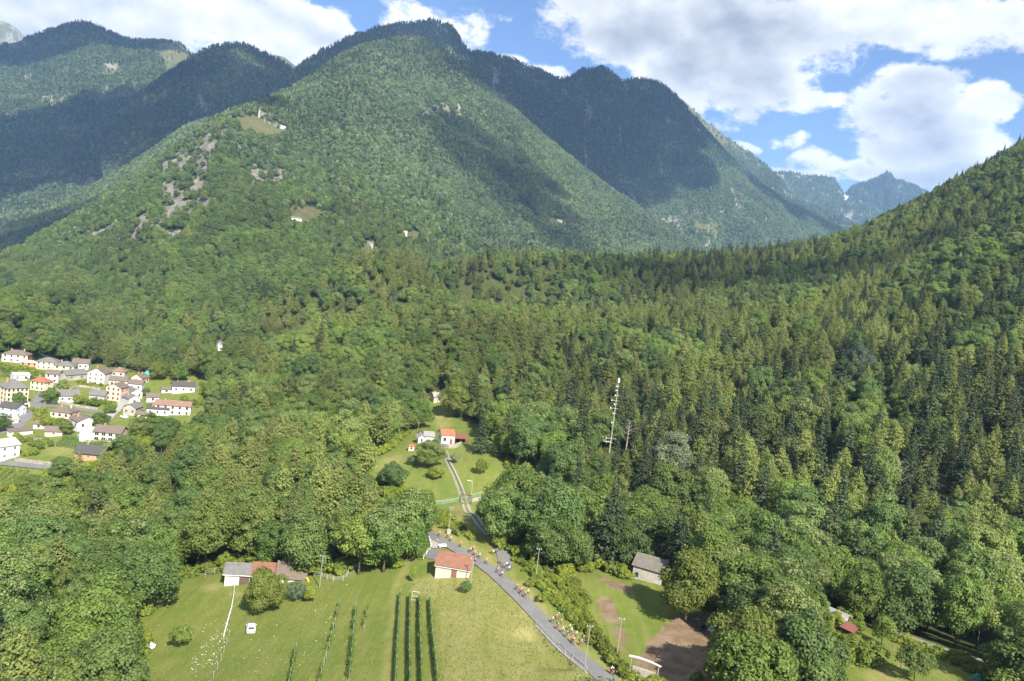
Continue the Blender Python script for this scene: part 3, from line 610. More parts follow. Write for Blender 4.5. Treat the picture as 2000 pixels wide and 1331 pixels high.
for s in range(6):
    hh = (13, 14.5, 12, 15, 13.5, 11.5)[s]; rr = (5.0, 4.6, 5.6, 4.9, 5.3, 4.8)[s]
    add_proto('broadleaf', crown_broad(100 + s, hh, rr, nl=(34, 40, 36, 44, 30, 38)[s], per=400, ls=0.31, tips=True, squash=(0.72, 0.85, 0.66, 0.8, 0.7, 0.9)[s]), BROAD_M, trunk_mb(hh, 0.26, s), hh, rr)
for s in range(4):
    hh = (15.5, 17, 14.5, 16)[s]; rr = (4.7, 5.0, 4.3, 5.2)[s]
    add_proto('larch', crown_conifer(200 + s, hh, rr, base=0.25 + 0.05 * s, droop=0.10, whorl=0.40, nb=11, ls=0.42, prof=0.84, rag=0.26, per=17, hang=0.9), LARCH_M, trunk_mb(hh, 0.2, 20 + s, 0, 0.97), hh, rr)
for s in range(4):
    hh = (19, 21, 18, 22)[s]; rr = (5.2, 4.8, 5.6, 5.2)[s]
    add_proto('spruce', crown_conifer(300 + s, hh, rr, base=0.08, droop=0.38, whorl=0.55, nb=10, ls=0.50, prof=1.0, rag=0.24, per=16, hang=0.35), SPRUCE_M, trunk_mb(hh, 0.24, 30 + s, 0, 0.97), hh, rr)
for s in range(2):
    add_proto('poplar', crown_broad(400 + s, 18, 4.0, nl=46, per=300, ls=0.28, base=0.1, tips=False, squash=1.1), PALE_M if s == 0 else BLUE_M, trunk_mb(18, 0.25, 40 + s), 18, 4.0)
for s in range(2):
    add_proto('walnut', crown_broad(420 + s, 11, 5.2, nl=44, per=520, ls=0.27, base=0.08, tips=False), YELG_M, trunk_mb(11, 0.28, 50 + s), 11, 5.2)
for s in range(4):
    add_proto('shrub', crown_broad(440 + s, 2.6, 1.6, nl=12, per=120, ls=0.20, base=0.02, tips=False, squash=0.9), SHRUB_M, trunk_mb(2.6, 0.06, 60 + s, 2), 2.6, 1.6)
for s in range(2):
    add_proto('fruit', crown_broad(460 + s, 4.2, 2.1, nl=16, per=190, ls=0.19, base=0.25, tips=False, squash=0.85), (SHRUB_M, BROAD_M)[s], trunk_mb(4.2, 0.09, 70 + s, 4, 0.8, 0.3), 4.2, 2.1)
def far_broad(seed):
    return crown_broad(seed, 12, 5.2, nl=12, per=34, ls=1.1, base=0.05, tips=False, squash=0.85, nn=0.22)
for s in range(4): add_proto('far_broadleaf', far_broad(500 + s), FARB_M, MB().tube([(0, 0, -1), (0, 0, 6)], [.25, .1], 4), 12, 5)
for s in range(3): add_proto('far_conifer', crown_conifer(520 + s, 17, 2.9, base=0.1, droop=0.3, whorl=1.5, nb=6, ls=1.5, prof=0.85, rag=0.2, per=3, hang=0.6), FARC_M, MB().tube([(0, 0, -1), (0, 0, 15)], [.25, .05], 4), 17, 2.9)
STUFF_ORDER = ['broadleaf', 'larch', 'spruce', 'far_broadleaf', 'far_conifer']
pc = D.collections.new("tree_kinds"); OFFS = {}; _i = 0
for kind in STUFF_ORDER:
    OFFS[kind] = _i
    for q in PROTO[kind]:
        o = D.objects.new("%03d_%s" % (_i, kind), q[2]); pc.objects.link(o); _i += 1

# ------------------------------------------------------------------ where the trees stand
KEEP = [CLEAR[0], CLEAR[1], HUTGLADE + [], CLEAR[3], CLEAR[4], CLEAR[5],
  [(840,764),(884,764),(886,792),(842,792)], [(1228,1082),(1294,1082),(1300,1140),(1222,1140)], [(416,650),(442,650),(442,690),(416,690)],
  [(620,1100),(695,1100),(695,1112),(620,1112)], [(1600,1215),(1660,1215),(1660,1262),(1640,1262)], [(1740,1235),(1800,1240),(2010,1330),(2010,1345),(1900,1320)]]
KEEP_NEAR = [([(1182,886),(1202,742),(1222,742),(1204,886)], 306), ([(658,822),(676,822),(672,885),(661,885)], 320)]
sp = 8.0
ys = np.arange(70, 1650, sp); PT = []
for yv in ys:
    hw = 0.86 * yv + 40; xs = np.arange(-hw, hw, sp); PT.append(np.stack([xs + rng.uniform(-.48, .48, len(xs)) * sp, np.full(len(xs), yv) + rng.uniform(-.48, .48, len(xs)) * sp], 1))
PT = np.concatenate(PT); Zt = ground_z(PT[:, 0], PT[:, 1]); B3 = np.column_stack([PT, Zt])
def keepout(B3, h, r):
    bad = np.zeros(len(B3), bool)
    for fz, fx in ((0, 0), (0.3, 0), (0.65, 0), (0.97, 0), (0.6, -0.9), (0.6, 0.9)):
        q = B3.copy(); q[:, 2] += h * fz; q[:, 0] += r * fx; u, v, t = proj(q)
        for pl in KEEP: bad |= inpoly(u, v, pl)
        for pl, tm in KEEP_NEAR: bad |= inpoly(u, v, pl) & (t < tm)
    return bad
u0, v0, t0 = proj(B3 + np.array([0, 0, 12.0]))
infr = (u0 > -90) & (u0 < 2090) & (v0 > -50) & (v0 < 1460) & (t0 > 60)
B3 = B3[infr]; u0 = u0[infr]; v0 = v0[infr]; t0 = t0[infr]
def zone(cx, cy, rx, ry): return np.exp(-(((u0 - cx) / rx) ** 2 + ((v0 - cy) / ry) ** 2))
pn = fbm(B3[:, 0] / 70, B3[:, 1] / 70, 3, 5)
pn2 = fbm(B3[:, 0] / 45 + 31, B3[:, 1] / 45, 3, 15)
wb = 0.9 + 1.6 * zone(300, 1150, 420, 260) + 1.3 * zone(1500, 1050, 400, 140) + 1.0 * zone(450, 700, 200, 120) + 0.8 * zone(950, 900, 300, 160) + 4.5 * pn
wl_ = 0.75 + 0.9 * zone(950, 620, 450, 160) + 0.9 * zone(1600, 620, 400, 160) + 0.5 * zone(350, 950, 300, 110) - 0.8 * zone(300, 1200, 450, 200) - 3.5 * pn - 0.6 * zone(1450, 1130, 300, 120)
ws_ = 0.10 + 1.1 * zone(1650, 800, 350, 170) + 1.2 * zone(1430, 510, 160, 45) + 0.9 * zone(1200, 800, 140, 110) + 0.35 * zone(1800, 1050, 250, 150) + 0.8 * zone(1930, 650, 200, 250) + 2.6 * pn2 * (0.15 + zone(1550, 720, 420, 240))
W3 = np.maximum(np.stack([wb, wl_, ws_], 1), 0.02); W3 /= W3.sum(1, keepdims=True)
kk = (rng.random(len(B3))[:, None] > np.cumsum(W3, 1)).sum(1).clip(0, 2)
hgt = np.array([13.0, 15.8, 20.0])[kk]; rad = np.array([4.8, 4.6, 4.8])[kk]
scl = rng.uniform(0.66, 1.28, len(B3)) * np.where(kk == 0, 1.0, 0.95)
thin = rng.random(len(B3)) < np.where(kk == 0, 0.92, 1.0)
ok = thin & ~keepout(B3, hgt * scl, rad * scl)
# trees on ground the eye never reaches are left out: behind the ridge
B3, u0, v0, t0, kk, scl = B3[ok], u0[ok], v0[ok], t0[ok], kk[ok], scl[ok]
var = rng.integers(0, 1000, len(B3)); rot = rng.uniform(0, 6.283, len(B3)); szx = scl[:, None] * np.stack([rng.uniform(.88, 1.12, len(B3))] * 2 + [rng.uniform(.88, 1.15, len(B3))], 1)
print("near trees", len(B3), np.bincount(kk))

# the 300 of each kind that show largest stand as single trees, the rest is the mass of the wood
size_px = hgt[ok] * scl / t0; vis = (u0 > 0) & (u0 < 2000) & (v0 > 0) & (v0 < 1331)
single = np.zeros(len(B3), bool)
for k in range(3):
    c_ = np.where((kk == k) & vis)[0]; single[c_[np.argsort(-size_px[c_])][:300]] = True
NAMES = ['broadleaf_tree', 'larch_tree', 'spruce_tree']; CATS = ['tree', 'larch', 'spruce']
def region(u, v):
    if v < 620: return 'by the terrace crest'
    if u < 330: return 'in the lower left wood' if v > 1000 else 'in the wood below the village'
    if u < 720: return 'in the wood behind the farm' if v > 880 else 'between village and hillside house'
    if u < 1010: return 'around the hillside house' if v > 760 else 'above the hillside house'
    if u < 1260: return 'between road and mast' if v > 900 else 'around the tall mast'
    if u < 1640: return 'behind the stone shed' if v > 960 else 'right of the mast'
    return 'above the lower right garden' if v > 1000 else 'on the right hand slope'
def add_tree(kind, vi, loc, rz, sc, name, label, cat, group=None, mats=None, tilt=0.0):
    q = PROTO[kind][vi % len(PROTO[kind])]
    t = thing(name, label, cat, loc, rz, group); t.scale = [float(c) for c in sc] if hasattr(sc, '__len__') else (sc, sc, sc); t.rotation_euler[1] = tilt
    o1 = link('trunk', q[1], t); o2 = link('crown', q[0], t)
    if mats:
        o2.material_slots[0].link = 'OBJECT'; o2.material_slots[0].material = mats
    return t
SZW = lambda s: 'big' if s > 1.0 else ('middling' if s > 0.86 else 'small')
LOOK = [['round lobed broadleaf tree', 'narrow domed broadleaf tree', 'spreading broadleaf tree', 'high crowned broadleaf tree', 'loose crowned broadleaf tree', 'dense rounded broadleaf tree'],
        ['feathery larch', 'slender larch', 'sparse larch', 'broad larch'], ['dark pointed spruce', 'tall narrow spruce', 'wide skirted spruce', 'ragged spruce']]
SI = np.where(single)[0]; REG = {}; LABS = {}
for i in SI: REG.setdefault(region(u0[i], v0[i]), []).append(i)
for rg_, ii in REG.items():
    ii = np.array(ii); qu = np.quantile(u0[ii], (.25, .5, .75)); qv = np.quantile(v0[ii], (.33, .67))
    for i in ii:
        k = int(kk[i]); vi = int(var[i]) % len(PROTO[STUFF_ORDER[k]])
        cu = ('far left', 'left', 'right', 'far right')[int((u0[i] > qu).sum())]; cv = ('upper', 'middle', 'lower')[int((v0[i] > qv).sum())]
        LABS.setdefault(f"{SZW(scl[i])} {LOOK[k][vi]} {rg_}, {cv} {cu} part", []).append(i)
FINAL = {}
for lab, ii in LABS.items():
    ii = sorted(ii, key=lambda i: t0[i]); n = len(ii)
    for r_, i in enumerate(ii):
        FINAL[i] = lab if n == 1 else (('nearer ', 'farther ')[r_] + lab if n == 2 else ('nearest ' if r_ == 0 else 'farthest ' if r_ == n - 1 else ('', 'second', 'third', 'fourth', 'fifth', 'sixth', 'seventh', 'eighth')[min(r_, 7)] + ' nearest ') + lab)
for i in SI:
    k = int(kk[i]); kind = STUFF_ORDER[k]; vi = int(var[i]) % len(PROTO[kind])
    add_tree(kind, vi, B3[i], rot[i], szx[i], NAMES[k], FINAL[i], CATS[k], group=f"{('broadleaf trees', 'larches', 'spruces')[k]} {region(u0[i], v0[i])}")

def scatter_group(name, coll):
    ng = D.node_groups.new(name, 'GeometryNodeTree')
    ng.interface.new_socket('Geometry', in_out='INPUT', socket_type='NodeSocketGeometry'); ng.interface.new_socket('Geometry', in_out='OUTPUT', socket_type='NodeSocketGeometry')
    N = ng.nodes; L = ng.links; gi = N.new('NodeGroupInput'); go = N.new('NodeGroupOutput')
    iop = N.new('GeometryNodeInstanceOnPoints'); ci = N.new('GeometryNodeCollectionInfo'); ci.inputs['Collection'].default_value = coll
    ci.inputs['Separate Children'].default_value = True; ci.inputs['Reset Children'].default_value = True
    def na_(nm, ty):
        a = N.new('GeometryNodeInputNamedAttribute'); a.data_type = ty; a.inputs['Name'].default_value = nm; return a.outputs['Attribute']
    L.new(gi.outputs[0], iop.inputs['Points']); L.new(ci.outputs[0], iop.inputs['Instance']); iop.inputs['Pick Instance'].default_value = True
    L.new(na_('kind_i', 'INT'), iop.inputs['Instance Index']); L.new(na_('size', 'FLOAT_VECTOR'), iop.inputs['Scale'])
    e2 = N.new('FunctionNodeEulerToRotation'); L.new(na_('turn', 'FLOAT_VECTOR'), e2.inputs[0]); L.new(e2.outputs[0], iop.inputs['Rotation'])
    L.new(iop.outputs[0], go.inputs[0]); return ng
NG = scatter_group("stand_of_trees", pc)
def stuff_points(name, P, ki, size, turn, label, ng=NG, **props):
    me = D.meshes.new(name); me.vertices.add(len(P)); me.vertices.foreach_set('co', np.asarray(P, np.float32).ravel())
    a = me.attributes.new('kind_i', 'INT', 'POINT'); a.data.foreach_set('value', np.asarray(ki, np.int32))
    a = me.attributes.new('size', 'FLOAT_VECTOR', 'POINT'); a.data.foreach_set('vector', np.asarray(size, np.float32).ravel())
    a = me.attributes.new('turn', 'FLOAT_VECTOR', 'POINT'); tv = np.zeros((len(P), 3), np.float32); tv[:, 2] = turn; a.data.foreach_set('vector', tv.ravel())
    o = link(name, me, None, kind='stuff', label=label, **props); md = o.modifiers.new('trees', 'NODES'); md.node_group = ng; return o
rest = ~single
nvar = np.array([len(PROTO[STUFF_ORDER[k]]) for k in range(3)]); off = np.array([OFFS[STUFF_ORDER[k]] for k in range(3)])
stuff_points("forest", B3[rest], off[kk[rest]] + var[rest] % nvar[kk[rest]], szx[rest], rot[rest], 'dense mixed wood of larch, spruce and broadleaf trees on the terrace')

def mountain_trees(name, sheet, per_m2, conif, smin, smax, seed, label, cull=True):
    P, Fq, rock, mead = SHEETS[sheet]; rg = np.random.default_rng(seed)
    a, b, c_, d = (P[Fq[:, i]] for i in range(4)); area = 0.5 * (np.linalg.norm(np.cross(b - a, c_ - a), axis=1) + np.linalg.norm(np.cross(c_ - a, d - a), axis=1))
    u, v, t = proj((a + c_) / 2); nrm = np.cross(c_ - a, b - d); nrm /= np.linalg.norm(nrm, axis=1, keepdims=True) + 1e-9; nrm *= np.sign(nrm[:, 2:3])
    mid = (a + c_) / 2; facing = -(nrm * mid).sum(1) / np.linalg.norm(mid, axis=1)
    den = per_m2 * np.clip(1.05 - 1.2 * rock[Fq].mean(1), 0.10, 1) * np.clip(1 - 1.4 * mead[Fq].mean(1), 0.05, 1)
    den *= (u > -60) & (u < 2060) & (v < 800) & (facing > -0.12)
    n = rg.poisson(area * den); fi = np.repeat(np.arange(len(Fq)), n)
    r1 = rg.random(len(fi))[:, None]; r2 = rg.random(len(fi))[:, None]
    Q = a[fi] * (1 - r1) * (1 - r2) + b[fi] * r1 * (1 - r2) + c_[fi] * r1 * r2 + d[fi] * (1 - r1) * r2
    uu, vv, tt = proj(Q); pcf = conif(uu, vv, Q) + 0.8 * fbm(Q[:, 0] / 180, Q[:, 1] / 180 + Q[:, 2] / 120, 3, seed)
    isc = rg.random(len(Q)) < pcf
    if sheet == 'mountain_main': 
        gzv = ground_z(Q[:, 0], Q[:, 1]); k_ = ~((gzv > Q[:, 2] + 2) & (Q[:, 1] < 1500)); Q, isc, uu, vv = Q[k_], isc[k_], uu[k_], vv[k_]
        bad = np.zeros(len(Q), bool)
        for pl in KEEP[:7] + [[(416,650),(442,650),(442,690),(416,690)], [(86,594),(190,594),(190,612),(86,612)], [(545,240),(565,240),(565,256),(545,256)]]: bad |= inpoly(uu, vv - 6, pl)
        for dz in (4.0, 8.0):
            uz, vz, _z = proj(Q + np.array([0, 0, dz]))
            for pl in M1_MEADS: bad |= inpoly(uz, vz, pl)
        Q, isc = Q[~bad], isc[~bad]
    s = rg.uniform(smin, smax, len(Q)); kv = np.where(isc, OFFS['far_conifer'] + rg.integers(0, 3, len(Q)), OFFS['far_broadleaf'] + rg.integers(0, 4, len(Q)))
    near_ = (Q @ _f) + rg.normal(size=len(Q)) * 170 < 1450
    kv = np.where(near_, np.where(isc, OFFS['larch'] + kv % 4, OFFS['broadleaf'] + rg.integers(0, 6, len(Q))), kv)
    sz = np.stack([s * rg.uniform(.85, 1.15, len(Q)), s * rg.uniform(.85, 1.15, len(Q)), s * rg.uniform(.8, 1.15, len(Q))], 1)
    stuff_points(name, Q, kv, sz, rg.uniform(0, 6.28, len(Q)), label); print(name, len(Q))
cst = lambda c0: (lambda u, v, Q: np.full(len(u), c0))
mountain_trees("mountain_forest_main", "mountain_main", 1 / 52, lambda u, v, Q: np.clip(0.10 + 0.25 * (v < 160), 0, 1), 0.6, 1.12, 1, 'mixed forest covering the main mountain')
mountain_trees("mountain_forest_flank", "mountain_flank", 1 / 70, cst(0.1), 0.8, 1.2, 2, 'forest on the lower left flank')
mountain_trees("mountain_forest_left", "mountain_left", 1 / 190, cst(0.4), 1.0, 1.5, 3, 'dark forest on the high left mountain')
mountain_trees("mountain_forest_shoulder", "mountain_shoulder", 1 / 110, cst(0.6), 0.9, 1.3, 4, 'forest on the rounded dark shoulder')
mountain_trees("mountain_forest_ridge", "mountain_ridge", 1 / 120, lambda u, v, Q: np.where((u > 1180) & (v > 330), 0.1, 0.65), 0.9, 1.35, 5, 'forest on the long dark ridge')
mountain_trees("mountain_forest_far_peak", "mountain_far_peak", 1 / 200, cst(0.85), 1.2, 1.8, 6, 'conifer forest under the far peak')
mountain_trees("mountain_forest_far_spur", "mountain_far_spur", 1 / 260, cst(0.5), 1.0, 1.5, 7, 'scattered forest on the sunlit far spur')
mountain_trees("mountain_forest_far_wall", "mountain_far_wall", 1 / 420, cst(0.6), 1.2, 1.8, 8, 'sparse forest below the far rock wall')
print("trees", round(time.time() - T0, 1))

# ------------------------------------------------------------------ roads, tracks and walls
ASPH = plain("old_asphalt", (0.17, 0.166, 0.162), 0.92, 0.16, 0.25, 0.2, stain=(0.15, 0.146, 0.142, 0.6))
ASPH_D = plain("fresh_asphalt", (0.15, 0.148, 0.148), 0.92, 0.12, 0.4, 0.2)
CONC = plain("concrete", (0.33, 0.315, 0.285), 0.9, 0.15, 0.8, 0.2, stain=(0.30, 0.28, 0.24, 0.6))
TRACK = plain("gravel_track", (0.24, 0.22, 0.18), 0.95, 0.2, 0.9, 0.3, stain=(0.16, 0.18, 0.06, 0.5))
STONE = plain("field_stone", (0.33, 0.30, 0.25), 0.95, 0.45, 0.9, 0.9, stain=(0.20, 0.18, 0.15, 0.7))
def strip(name, px, width, mat_, label, lift=0.10, ncross=5, shift=0.0, pts=None, kind='structure', parent=None):
    Q = smooth_path(pts or ats(px)); T = unit(np.gradient(Q, axis=0)); N = np.stack([T[:, 1], -T[:, 0]], 1)
    offs = np.linspace(-width / 2, width / 2, ncross) + shift
    X = Q[:, None] + N[:, None] * offs[None, :, None]; Z = ground_z(X[..., 0], X[..., 1])
    Zc = Z.mean(1, keepdims=True); k = np.ones(5) / 5
    zz = np.convolve(np.pad(Zc[:, 0], 2, mode='edge'), k, 'valid')[:, None]; Z = np.maximum(0.5 * Z + 0.5 * zz, Z - 0.04) + lift
    V = np.concatenate([X, Z[..., None]], -1).reshape(-1, 3); I = np.arange(len(V)).reshape(len(Q), ncross)
    Fq = np.stack([I[:-1, :-1], I[:-1, 1:], I[1:, 1:], I[1:, :-1]], -1).reshape(-1, 4)
    return link(name, mesh_np(name, V, Fq, mat_), parent, kind=kind, label=label), Q
def patch(name, px, mat_, label, lift=0.11):
    P = ats(px); n = 8; a, b, c_, d = P; V = []
    for i in range(n + 1):
        for j in range(n + 1):
            p = a.lerp(b, i / n).lerp(d.lerp(c_, i / n), j / n); V.append((p.x, p.y, 0))
    V = np.array(V); V[:, 2] = ground_z(V[:, 0], V[:, 1]) + lift; I = np.arange(len(V)).reshape(n + 1, n + 1)
    Fq = np.stack([I[:-1, :-1], I[1:, :-1], I[1:, 1:], I[:-1, 1:]], -1).reshape(-1, 4)
    return link(name, mesh_np(name, V, Fq, mat_), kind='structure', label=label)
road, RQ = strip("road", None, 3.3, ASPH, "narrow grey asphalt road crossing the meadow", pts=RPTS)
patch("road_layby", [(826, 1090), (849, 1095), (862, 1074), (842, 1072)], ASPH_D, "dark asphalt apron beside the red roofed barn", 0.13)
patch("bridge_slab", [(842, 1071.5), (862, 1072.5), (856, 1055), (836, 1055)], CONC, "pale concrete slab at the road bend", 0.17)
strip("drive_lower", [(961, 1046), (971, 1062), (981, 1080), (986, 1098), (982, 1116)], 3.0, ASPH, "shaded drive joining the road below the trees", 0.11)
strip("drive_track", [(904, 986), (923, 1012), (945, 1040), (962, 1056)], 0.75, CONC, "left concrete wheel track of the drive", 0.09, 3)
strip("drive_track", [(914, 986), (926, 1005), (941, 1023), (960, 1046)], 0.75, CONC, "right concrete wheel track of the drive", 0.09, 3)
for sh_, lb in ((-0.75, "left"), (0.75, "right")): strip("drive_upper", [(909, 984), (899, 955), (888, 928), (876, 903), (869, 882)], 0.8, TRACK, lb + " wheel track of the gravel drive climbing to the hillside house", 0.09, 3, sh_)
strip("garden_path", [(1660, 1212), (1730, 1232), (1790, 1250), (1860, 1274), (1930, 1296), (2040, 1340)], 1.9, TRACK, "pale path along the wood edge in the lower right", 0.10)
for nm, px, w, lb in (("village_street", [(-40, 858), (0, 846), (25, 838), (45, 822), (60, 805), (70, 793), (77, 779), (88, 763), (98, 752), (104, 742)], 5.0, "village street climbing between gardens"),
    ("village_lane", [(66, 797), (95, 794), (140, 799), (168, 803), (195, 807), (212, 812)], 4.2, "lane running right from the street junction"),
    ("village_alley", [(195, 838), (204, 824), (214, 812), (228, 799), (236, 786), (240, 775)], 4.6, "pale alley between the stone houses"),
    ("village_road", [(-40, 903), (0, 905), (45, 909), (85, 913), (120, 918)], 4.6, "road below the white house at the left edge"),
    ("village_drive", [(380, 757), (392, 763), (404, 771), (414, 779)], 3.0, "drive beside the white slate roofed house")):
    strip(nm, px, w, ASPH if nm != "village_alley" else CONC, lb, 0.14)
strip("concrete_kerb", [(873, 897), (884, 915), (896, 940), (912, 975)], 0.35, CONC, "low concrete edging along the upper drive", 0.35, 3)

def wall_run(px, h, th, mat_, name, label, cat, dz=-0.6):
    Q = smooth_path(ats(px), 1.5); mb = MB(); c0 = Q[0]
    for a, b in zip(Q[:-1], Q[1:]):
        za, zb = gz(*a), gz(*b); d = np.array(b) - a; L = np.linalg.norm(d); n = np.array([-d[1], d[0]]) / L * th / 2
        jt = random.uniform(-.05, .05)
        P = [(a[0] - n[0], a[1] - n[1], za + dz), (b[0] - n[0], b[1] - n[1], zb + dz), (b[0] + n[0], b[1] + n[1], zb + dz), (a[0] + n[0], a[1] + n[1], za + dz)]
        P += [(p[0], p[1], (za if i in (0, 3) else zb) + h + jt) for i, p in enumerate(P)]
        mb.add(P, [(3, 2, 1, 0), (4, 5, 6, 7), (0, 1, 5, 4), (1, 2, 6, 5), (2, 3, 7, 6), (3, 0, 4, 7)])
    return mb.build(name, mat_, None, label=label, category=cat)
# retaining wall and railing on the meadow side of the road
Tq = unit(np.gradient(RQ, axis=0)); Nq = np.stack([Tq[:, 1], -Tq[:, 0]], 1)
edgeL = RQ + Nq * 2.0; eu, ev, _ = proj(np.column_stack([edgeL, ground_z(edgeL[:, 0], edgeL[:, 1])]))
sel = np.where((eu > 1046) & (eu < 1146))[0]
rw = MB()
for i in sel[:-1]:
    a, b = edgeL[i], edgeL[i + 1]; za, zb = gz(*a) + 0.16, gz(*b) + 0.16; n = Nq[i] * 0.22
    rw.add([(a[0] - n[0], a[1] - n[1], za - 2.2), (b[0] - n[0], b[1] - n[1], zb - 2.2), (b[0] + n[0], b[1] + n[1], zb - 2.2), (a[0] + n[0], a[1] + n[1], za - 2.2), (a[0] - n[0], a[1] - n[1], za), (b[0] - n[0], b[1] - n[1], zb), (b[0] + n[0], b[1] + n[1], zb), (a[0] + n[0], a[1] + n[1], za)], [(3, 2, 1, 0), (4, 5, 6, 7), (0, 1, 5, 4), (1, 2, 6, 5), (2, 3, 7, 6), (3, 0, 4, 7)])
rw.build("retaining_wall", CONC, None, label="low concrete retaining wall carrying the meadow edge of the road", category="wall")
STEEL = plain("galvanised_steel", (0.55, 0.55, 0.54), 0.55, 0.15, 3.0, metal=0.4)
WOODG = plain("weathered_wood", (0.26, 0.235, 0.20), 0.9, 0.3, 2.0)
WOODB = plain("dark_brown_wood", (0.085, 0.058, 0.042), 0.85, 0.3, 3.0)
WHITEP = plain("white_paint", (0.78, 0.78, 0.76), 0.6, 0.08, 2.0)
rail = thing("road_railing", "row of pale railing posts with a rail along the road edge", "railing", (edgeL[sel[0]][0], edgeL[sel[0]][1], gz(*edgeL[sel[0]])))
post_me = MB().tube([(0, 0, 0), (0, 0, 1.05)], 0.055, 5).mesh("post", STEEL)
rl = MB(); pr = None
for i in sel[::2]:
    p = Vector((edgeL[i][0], edgeL[i][1], gz(*edgeL[i]) + 0.16)) - rail.location
    o = link("post", post_me, rail); o.location = p; q = p + Vector((0, 0, 1.0))
    if pr is not None: rl.tube([pr, q], 0.025, 4)
    pr = q
rl.build("handrail", STEEL, rail)

# ------------------------------------------------------------------ buildings
ROOFS = {k: plain("roof_" + k, c, 0.9, 0.22, 1.2, 0.6, stain=st_) for k, c, st_ in (("slate", (0.150, 0.145, 0.140), (0.10, 0.10, 0.095, .5)), ("grey", (0.27, 0.265, 0.255), (0.20, 0.20, 0.19, .5)), ("brown", (0.150, 0.118, 0.098), (0.10, 0.08, 0.07, .5)),
    ("terracotta", (0.30, 0.118, 0.066), (0.22, 0.095, 0.06, .7)), ("tile", (0.205, 0.098, 0.068), (0.14, 0.072, 0.056, .7)), ("oldtile", (0.215, 0.135, 0.10), (0.15, 0.105, 0.085, .7)), ("redsheet", (0.20, 0.075, 0.058), (0.15, 0.065, 0.05, .6)), ("dark", (0.075, 0.070, 0.070), None), ("pale", (0.42, 0.41, 0.39), (0.33, .32, .3, .5)), ("mossy", (0.14, 0.125, 0.115), (0.115, 0.12, 0.035, .8)))}
WALLS = {k: plain("wall_" + k, c, 0.9, v_, 0.5, 0.15, stain=st_) for k, c, v_, st_ in (("white", (0.66, 0.65, 0.61), .06, (0.55, 0.53, 0.48, .5)), ("cream", (0.60, 0.53, 0.40), .07, (0.62, 0.54, 0.40, .4)), ("pink", (0.60, 0.43, 0.35), .07, None), ("orange", (0.58, 0.22, 0.06), .07, None), ("salmon", (0.52, 0.26, 0.14), .07, None), ("stone", (0.36, 0.335, 0.29), .4, (0.22, 0.20, 0.17, .6)), ("plasterstone", (0.52, 0.46, 0.36), .3, (0.40, 0.33, 0.24, .7)), ("grey", (0.48, 0.47, 0.45), .12, None), ("paleblue", (0.58, 0.60, 0.63), .06, None), ("wood", (0.10, 0.07, 0.05), .3, None))}
GLASS = plain("window_glass", (0.03, 0.035, 0.045), 0.12, 0.2, 3.0, spec=0.6)
FRAMES = {k: plain("frame_" + k, c, 0.7, 0.1, 3.0) for k, c in (("white", (0.75, 0.75, 0.72)), ("brown", (0.20, 0.09, 0.05)), ("green", (0.16, 0.42, 0.08)), ("grey", (0.35, 0.35, 0.34)), ("yellow", (0.62, 0.50, 0.22)), ("red", (0.42, 0.10, 0.06)))}
_wm = {}
def win_mesh(w, h, fr, depth=0.10):
    k = (round(w, 2), round(h, 2), fr)
    if k not in _wm:
        f = MB(); t = 0.10
        for x, z, dx, dz in ((-w / 2 - t / 2, 0, t, h + 2 * t), (w / 2 + t / 2, 0, t, h + 2 * t), (0, h / 2 + t / 2, w, t), (0, -h / 2 - t / 2, w, t), (0, 0, 0.06, h)): f.box((x, 0, z), (dx, depth, dz))
        g_ = MB().box((0, 0.02, 0), (w, depth * 0.5, h)); _wm[k] = (f.mesh("window", FRAMES[fr]), g_.mesh("pane", GLASS))
    return _wm[k]
def put_win(root, x, y, z, rz, w=1.0, h=1.25, fr="brown"):
    a, b = win_mesh(w, h, fr); o = link("window", a, root); o.location = (x, y, z); o.rotation_euler[2] = rz; link("pane", b, o)
